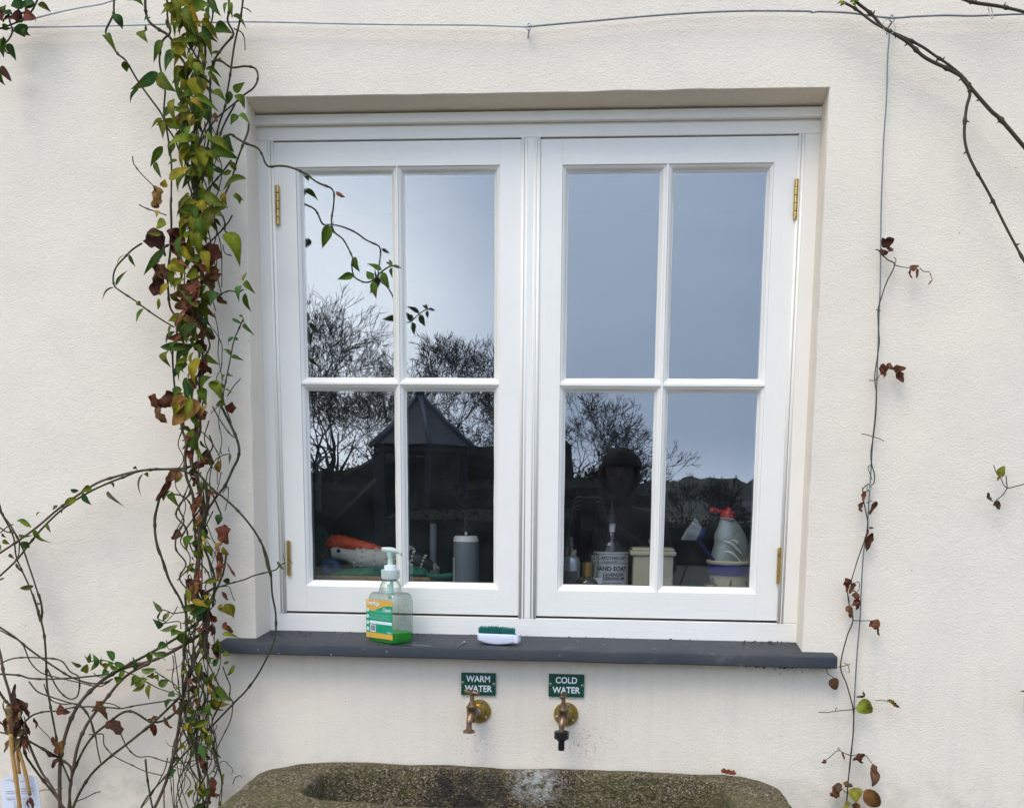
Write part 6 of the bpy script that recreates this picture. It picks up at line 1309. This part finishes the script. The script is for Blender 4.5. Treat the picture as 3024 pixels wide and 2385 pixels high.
# evergreen bush behind the photographer
# summer house
m_slate2 = M('slate tiles', (.019, .020, .034), .65, var=.3, vscale=9); m_tim = M('dark timber', (.026, .024, .024), .75, var=.3, vscale=8); m_lead = M('lead ridge', (.07, .075, .10), .5, var=.2)
gc = gb(1242, 17.5, GZ); sh = thing('summer_house', gc, 'six-sided open timber summer house with a pointed slate roof', 'summer house')
s_ = 20 / F; top = virt(1240, 1172, 17.5).z; eav = virt(1240, 1318, 17.5).z; Rr = 160 * s_
hexp = [Vector((gc.x + Rr * math.cos(R(60 * i + 12)), gc.y + Rr * math.sin(R(60 * i + 12)), eav)) for i in range(6)]; apx = Vector((gc.x, gc.y, top))
b = MB(); apr = [apx + (h_ - apx) * .14 for h_ in hexp]; apr = [Vector((v.x, v.y, top - (top - eav) * .10)) for v in apr]
b.loft([hexp, [h_.lerp(a_, .5) + Vector((0, 0, -.03)) for h_, a_ in zip(hexp, apr)], apr]); b.build('roof', m_slate2, sh)
b = MB()
for h_, a_ in zip(hexp, apr): b.tube([h_, h_.lerp(a_, .5) + Vector((0, 0, -.01)), a_, apx + Vector((0, 0, .05))], .045, 8)
b.lathe([(0, .09), (.12, .07), (.18, .10), (.3, .03), (.42, .01)], apx, n=16); b.build('ridge', m_lead, sh, smooth=True)
for i, h_ in enumerate(hexp):
    q = gc + (Vector((h_.x, h_.y, GZ)) - gc) * .86; b = MB(); b.box(q.x - .055, q.x + .055, q.y - .055, q.y + .055, GZ, eav + .02); b.build('post', m_tim, sh, bevel=.01)
    q2 = gc + (Vector((hexp[(i + 1) % 6].x, hexp[(i + 1) % 6].y, GZ)) - gc) * .86; b = MB(); b.tube([q + Vector((0, 0, eav - GZ - .08)), q2 + Vector((0, 0, eav - GZ - .08))], .05, 4); b.build('beam', m_tim, sh)
    if i not in (4,):
        b = MB(); 
        for z in (.25, .95): b.tube([q + Vector((0, 0, z)), q2 + Vector((0, 0, z))], .03, 4)
        for k_ in range(9): w_ = q.lerp(q2, (k_ + .5) / 9); b.box(w_.x - .05, w_.x + .05, w_.y - .012, w_.y + .012, GZ + .1, GZ + 1.0)
        b.build('side_panel', m_tim, sh)
# wooded hills
m_hill = M('far woodland', (.035, .042, .032), .95, col2=(.02, .026, .022), vscale=.12, detail=6)
hedge([gb(1120, 21), gb(1300, 21), gb(1480, 22), gb(1640, 23)], 2.95, 1.8, 'tall dark evergreens behind the summer house', 14, hv=.9)
b = MB(); nx, ny = 330, 14
for j in range(ny + 1):
    for i in range(nx + 1):
        x = -260 + 620 * i / nx; d_ = 150 + 12 * j; hh = (GZ + 1.46) + 3.0 + 5.5 * (x + 40) / 300 * (j / ny) * 1.0 + 2.2 * math.sin(x * .031 + 1) * j / ny
        hh = hh * min(1, j / 5) + (noise.noise(Vector((x * .10, d_ * .12, 4))) * 2.6 + abs(noise.noise(Vector((x * .22, d_ * .3, 9)))) * 3.0) * min(1, j / 4); b.v.append((x, -d_, GZ + max(0, hh) if j else GZ - 1)); b.c.append((1, 1, 1))
for j in range(ny):
    for i in range(nx): a_ = j * (nx + 1) + i; b.f.append((a_, a_ + 1, a_ + nx + 2, a_ + nx + 1)); b.mi.append(0)
tag(b.build('hills', m_hill), kind='structure')

# ------------------------------------------------------------------ the photographer, holding the phone that takes the picture
def person():
    m_coat = M('dark wine coat', (.016, .009, .009), .85, var=.3, vscale=20, bump=.003, bscale=40); m_jean = M('dark jeans', (.015, .018, .028), .85, var=.2); m_skin = M('skin', (.035, .022, .018), .7, var=.1, vscale=20); m_hair = M('dark hair', (.009, .007, .006), .95, var=.3, vscale=60, aniso=(20, 20, 2)); m_boot = M('boots', (.02, .015, .012), .6, var=.2)
    X, Yp = .30, -2.72; V = Vector; verts = []; edges = []; rad = []
    def add(p, r, par=None):
        verts.append(V(p)); rad.append(r if isinstance(r, tuple) else (r, r)); i = len(verts) - 1
        if par is not None: edges.append((par, i))
        return i
    pel = add((X, Yp, -.24), (.155, .115)); wst = add((X, Yp + .005, -.08), (.145, .11), pel); ch = add((X, Yp + .01, .10), (.165, .12), wst); up = add((X, Yp, .23), (.13, .095), ch); nk = add((X, Yp + .01, .315), (.055, .055), up)
    for s in (-1, 1):
        hp = add((X + s * .095, Yp, -.32), (.098, .095), pel); kn = add((X + s * .11, Yp + .03, -.70), (.064, .064), hp); an = add((X + s * .12, Yp - .02, -1.06), (.045, .045), kn); add((X + s * .13, Yp + .0, -1.105), (.045, .04), an); he = len(verts) - 1; add((X + s * .145, Yp + .15, -1.115), (.042, .030), he)
        sh_ = add((X + s * .17, Yp, .235), (.072, .07), up); ph = V((CAM.x, CAM.y - .03, CAM.z)); wr = ph + V((s * .060, -.055, -.075)); el = V((X + s * .245, Yp + .10, -.02)); e_ = add(el, (.052, .052), sh_); w1 = add(wr, (.030, .026), e_)
        pm = add(ph + V((s * .056, -.022, -.025)), (.030, .016), w1)
        for k in range(4):
            z = .022 - k * .018; a = add(ph + V((s * .058, -.020 + .002 * k, z)), .0095, pm); c = add(ph + V((s * .050, -.002, z + .006)), .0085, a); add(ph + V((s * (.028 + .003 * abs(k - 1.5)), .0125, z + .008)), .0075, c)
        a = add(ph + V((s * .050, -.036, -.030)), .011, pm); c = add(ph + V((s * .036, -.036, -.006)), .0095, a); add(ph + V((s * .022, -.026, .012)), .008, c)
    me = bpy.data.meshes.new('person'); me.from_pydata([tuple(v) for v in verts], edges, []); o = bpy.data.objects.new('person', me); sc.collection.objects.link(o)
    sk = o.modifiers.new('skin', 'SKIN'); sk.use_smooth_shade = True
    for i, r_ in enumerate(rad): me.skin_vertices[0].data[i].radius = r_; me.skin_vertices[0].data[i].use_root = (i == 0)
    sb = o.modifiers.new('sub', 'SUBSURF'); sb.levels = 2; sb.render_levels = 2
    dg = bpy.context.evaluated_depsgraph_get(); dg.update(); m2 = bpy.data.meshes.new_from_object(o.evaluated_get(dg)); bpy.data.objects.remove(o)
    # head as part of the same mesh
    hb = MB(); hc = V((X - .01, Yp + .045, .465)); n1, n2 = 22, 28
    tmp = []
    for i in range(n1 + 1):
        th = math.pi * i / n1
        for k in range(n2):
            a = 2 * math.pi * k / n2; d = V((math.sin(th) * math.cos(a), math.sin(th) * math.sin(a), math.cos(th))); fr = max(0, d.y)
            p = V((d.x * .077 * (1 - .18 * max(0, -d.z)), d.y * .098, d.z * .120))
            p.y += -.010 * fr * max(0, d.z) + (.028 * math.exp(-((d.x / .16) ** 2 + ((d.z + .12) / .17) ** 2)) if d.y > 0 else 0) + (.008 * math.exp(-((d.x / .3) ** 2 + ((d.z + .52) / .10) ** 2)) if d.y > 0 else 0) - (.012 * math.exp(-(((abs(d.x) - .38) / .17) ** 2 + ((d.z - .02) / .12) ** 2)) if d.y > 0 else 0)
            tmp.append(hc + p)
    hb.add(tmp, [(i * n2 + k, (i + 1) * n2 + k, (i + 1) * n2 + (k + 1) % n2, i * n2 + (k + 1) % n2) for i in range(n1) for k in range(n2)])
    for s in (-1, 1): hb.ball(hc + V((s * .078, -.005, -.005)), .03, 6, sc3=(.28, .6, 1))
    vs = [tuple(v.co) for v in m2.vertices]; fs = [tuple(p.vertices) for p in m2.polygons]; off = len(vs); vs += hb.v; fs += [tuple(i + off for i in f_) for f_ in hb.f]
    m3 = bpy.data.meshes.new('person'); m3.from_pydata(vs, [], fs)
    for m_ in (m_coat, m_jean, m_skin, m_boot): m3.materials.append(m_)
    hand = V((CAM.x, CAM.y - .03, CAM.z))
    for p in m3.polygons:
        c = p.center; p.use_smooth = True
        p.material_index = 2 if (c.z > .318 and (c - hc).length < .2) or (c - hand).length < .098 else 3 if c.z < -1.03 else 1 if c.z < -.36 else 0
    m3.validate(); o = bpy.data.objects.new('person', m3); sc.collection.objects.link(o); tag(o, 'person in a dark coat and jeans standing with both hands raised to hold a phone', 'person')
    b = MB()
    tmp = []; fs = []
    for i in range(n1 + 1):
        th = math.pi * i / n1
        for k in range(n2):
            a = 2 * math.pi * k / n2; d = V((math.sin(th) * math.cos(a), math.sin(th) * math.sin(a), math.cos(th))); dn = max(0, -d.z) if d.y < .25 else 0
            tmp.append(hc + V((d.x * (.103 + .030 * noise.noise(d * 4)), d.y * (.112 + .02 * noise.noise(d * 5)) - .006, d.z * (.134 + .014 * noise.noise(d * 6) + .08 * dn) + .004)))
    for i in range(n1):
        for k in range(n2):
            q = [i * n2 + k, (i + 1) * n2 + k, (i + 1) * n2 + (k + 1) % n2, i * n2 + (k + 1) % n2]; c = sum((tmp[j] for j in q), V()) / 4 - hc
            if c.y > .040 and c.z < .045: continue
            if c.z < -.16: continue
            fs.append(tuple(q))
    b.add(tmp, fs); h_ = b.build('hair', m_hair, o, smooth=True); so = h_.modifiers.new('solid', 'SOLIDIFY'); so.thickness = .008
    for s in (-1, 1):
        b = MB(); b.ball(hc + V((s * .030, .076, .004)), .0115, 6); b.build('eye', m_boot, o, smooth=True)
person()
b = MB(); c = Vector((CAM.x, CAM.y - .030, CAM.z - .045)); b.box(c.x - .037, c.x + .037, c.y - .008, c.y, c.z - .078, c.z + .078)
tag(b.build('phone', M('black phone', (.01, .01, .012), .2, var=.1), bevel=.004, bseg=3), 'black phone held upright in the photographer\'s hands', 'phone')
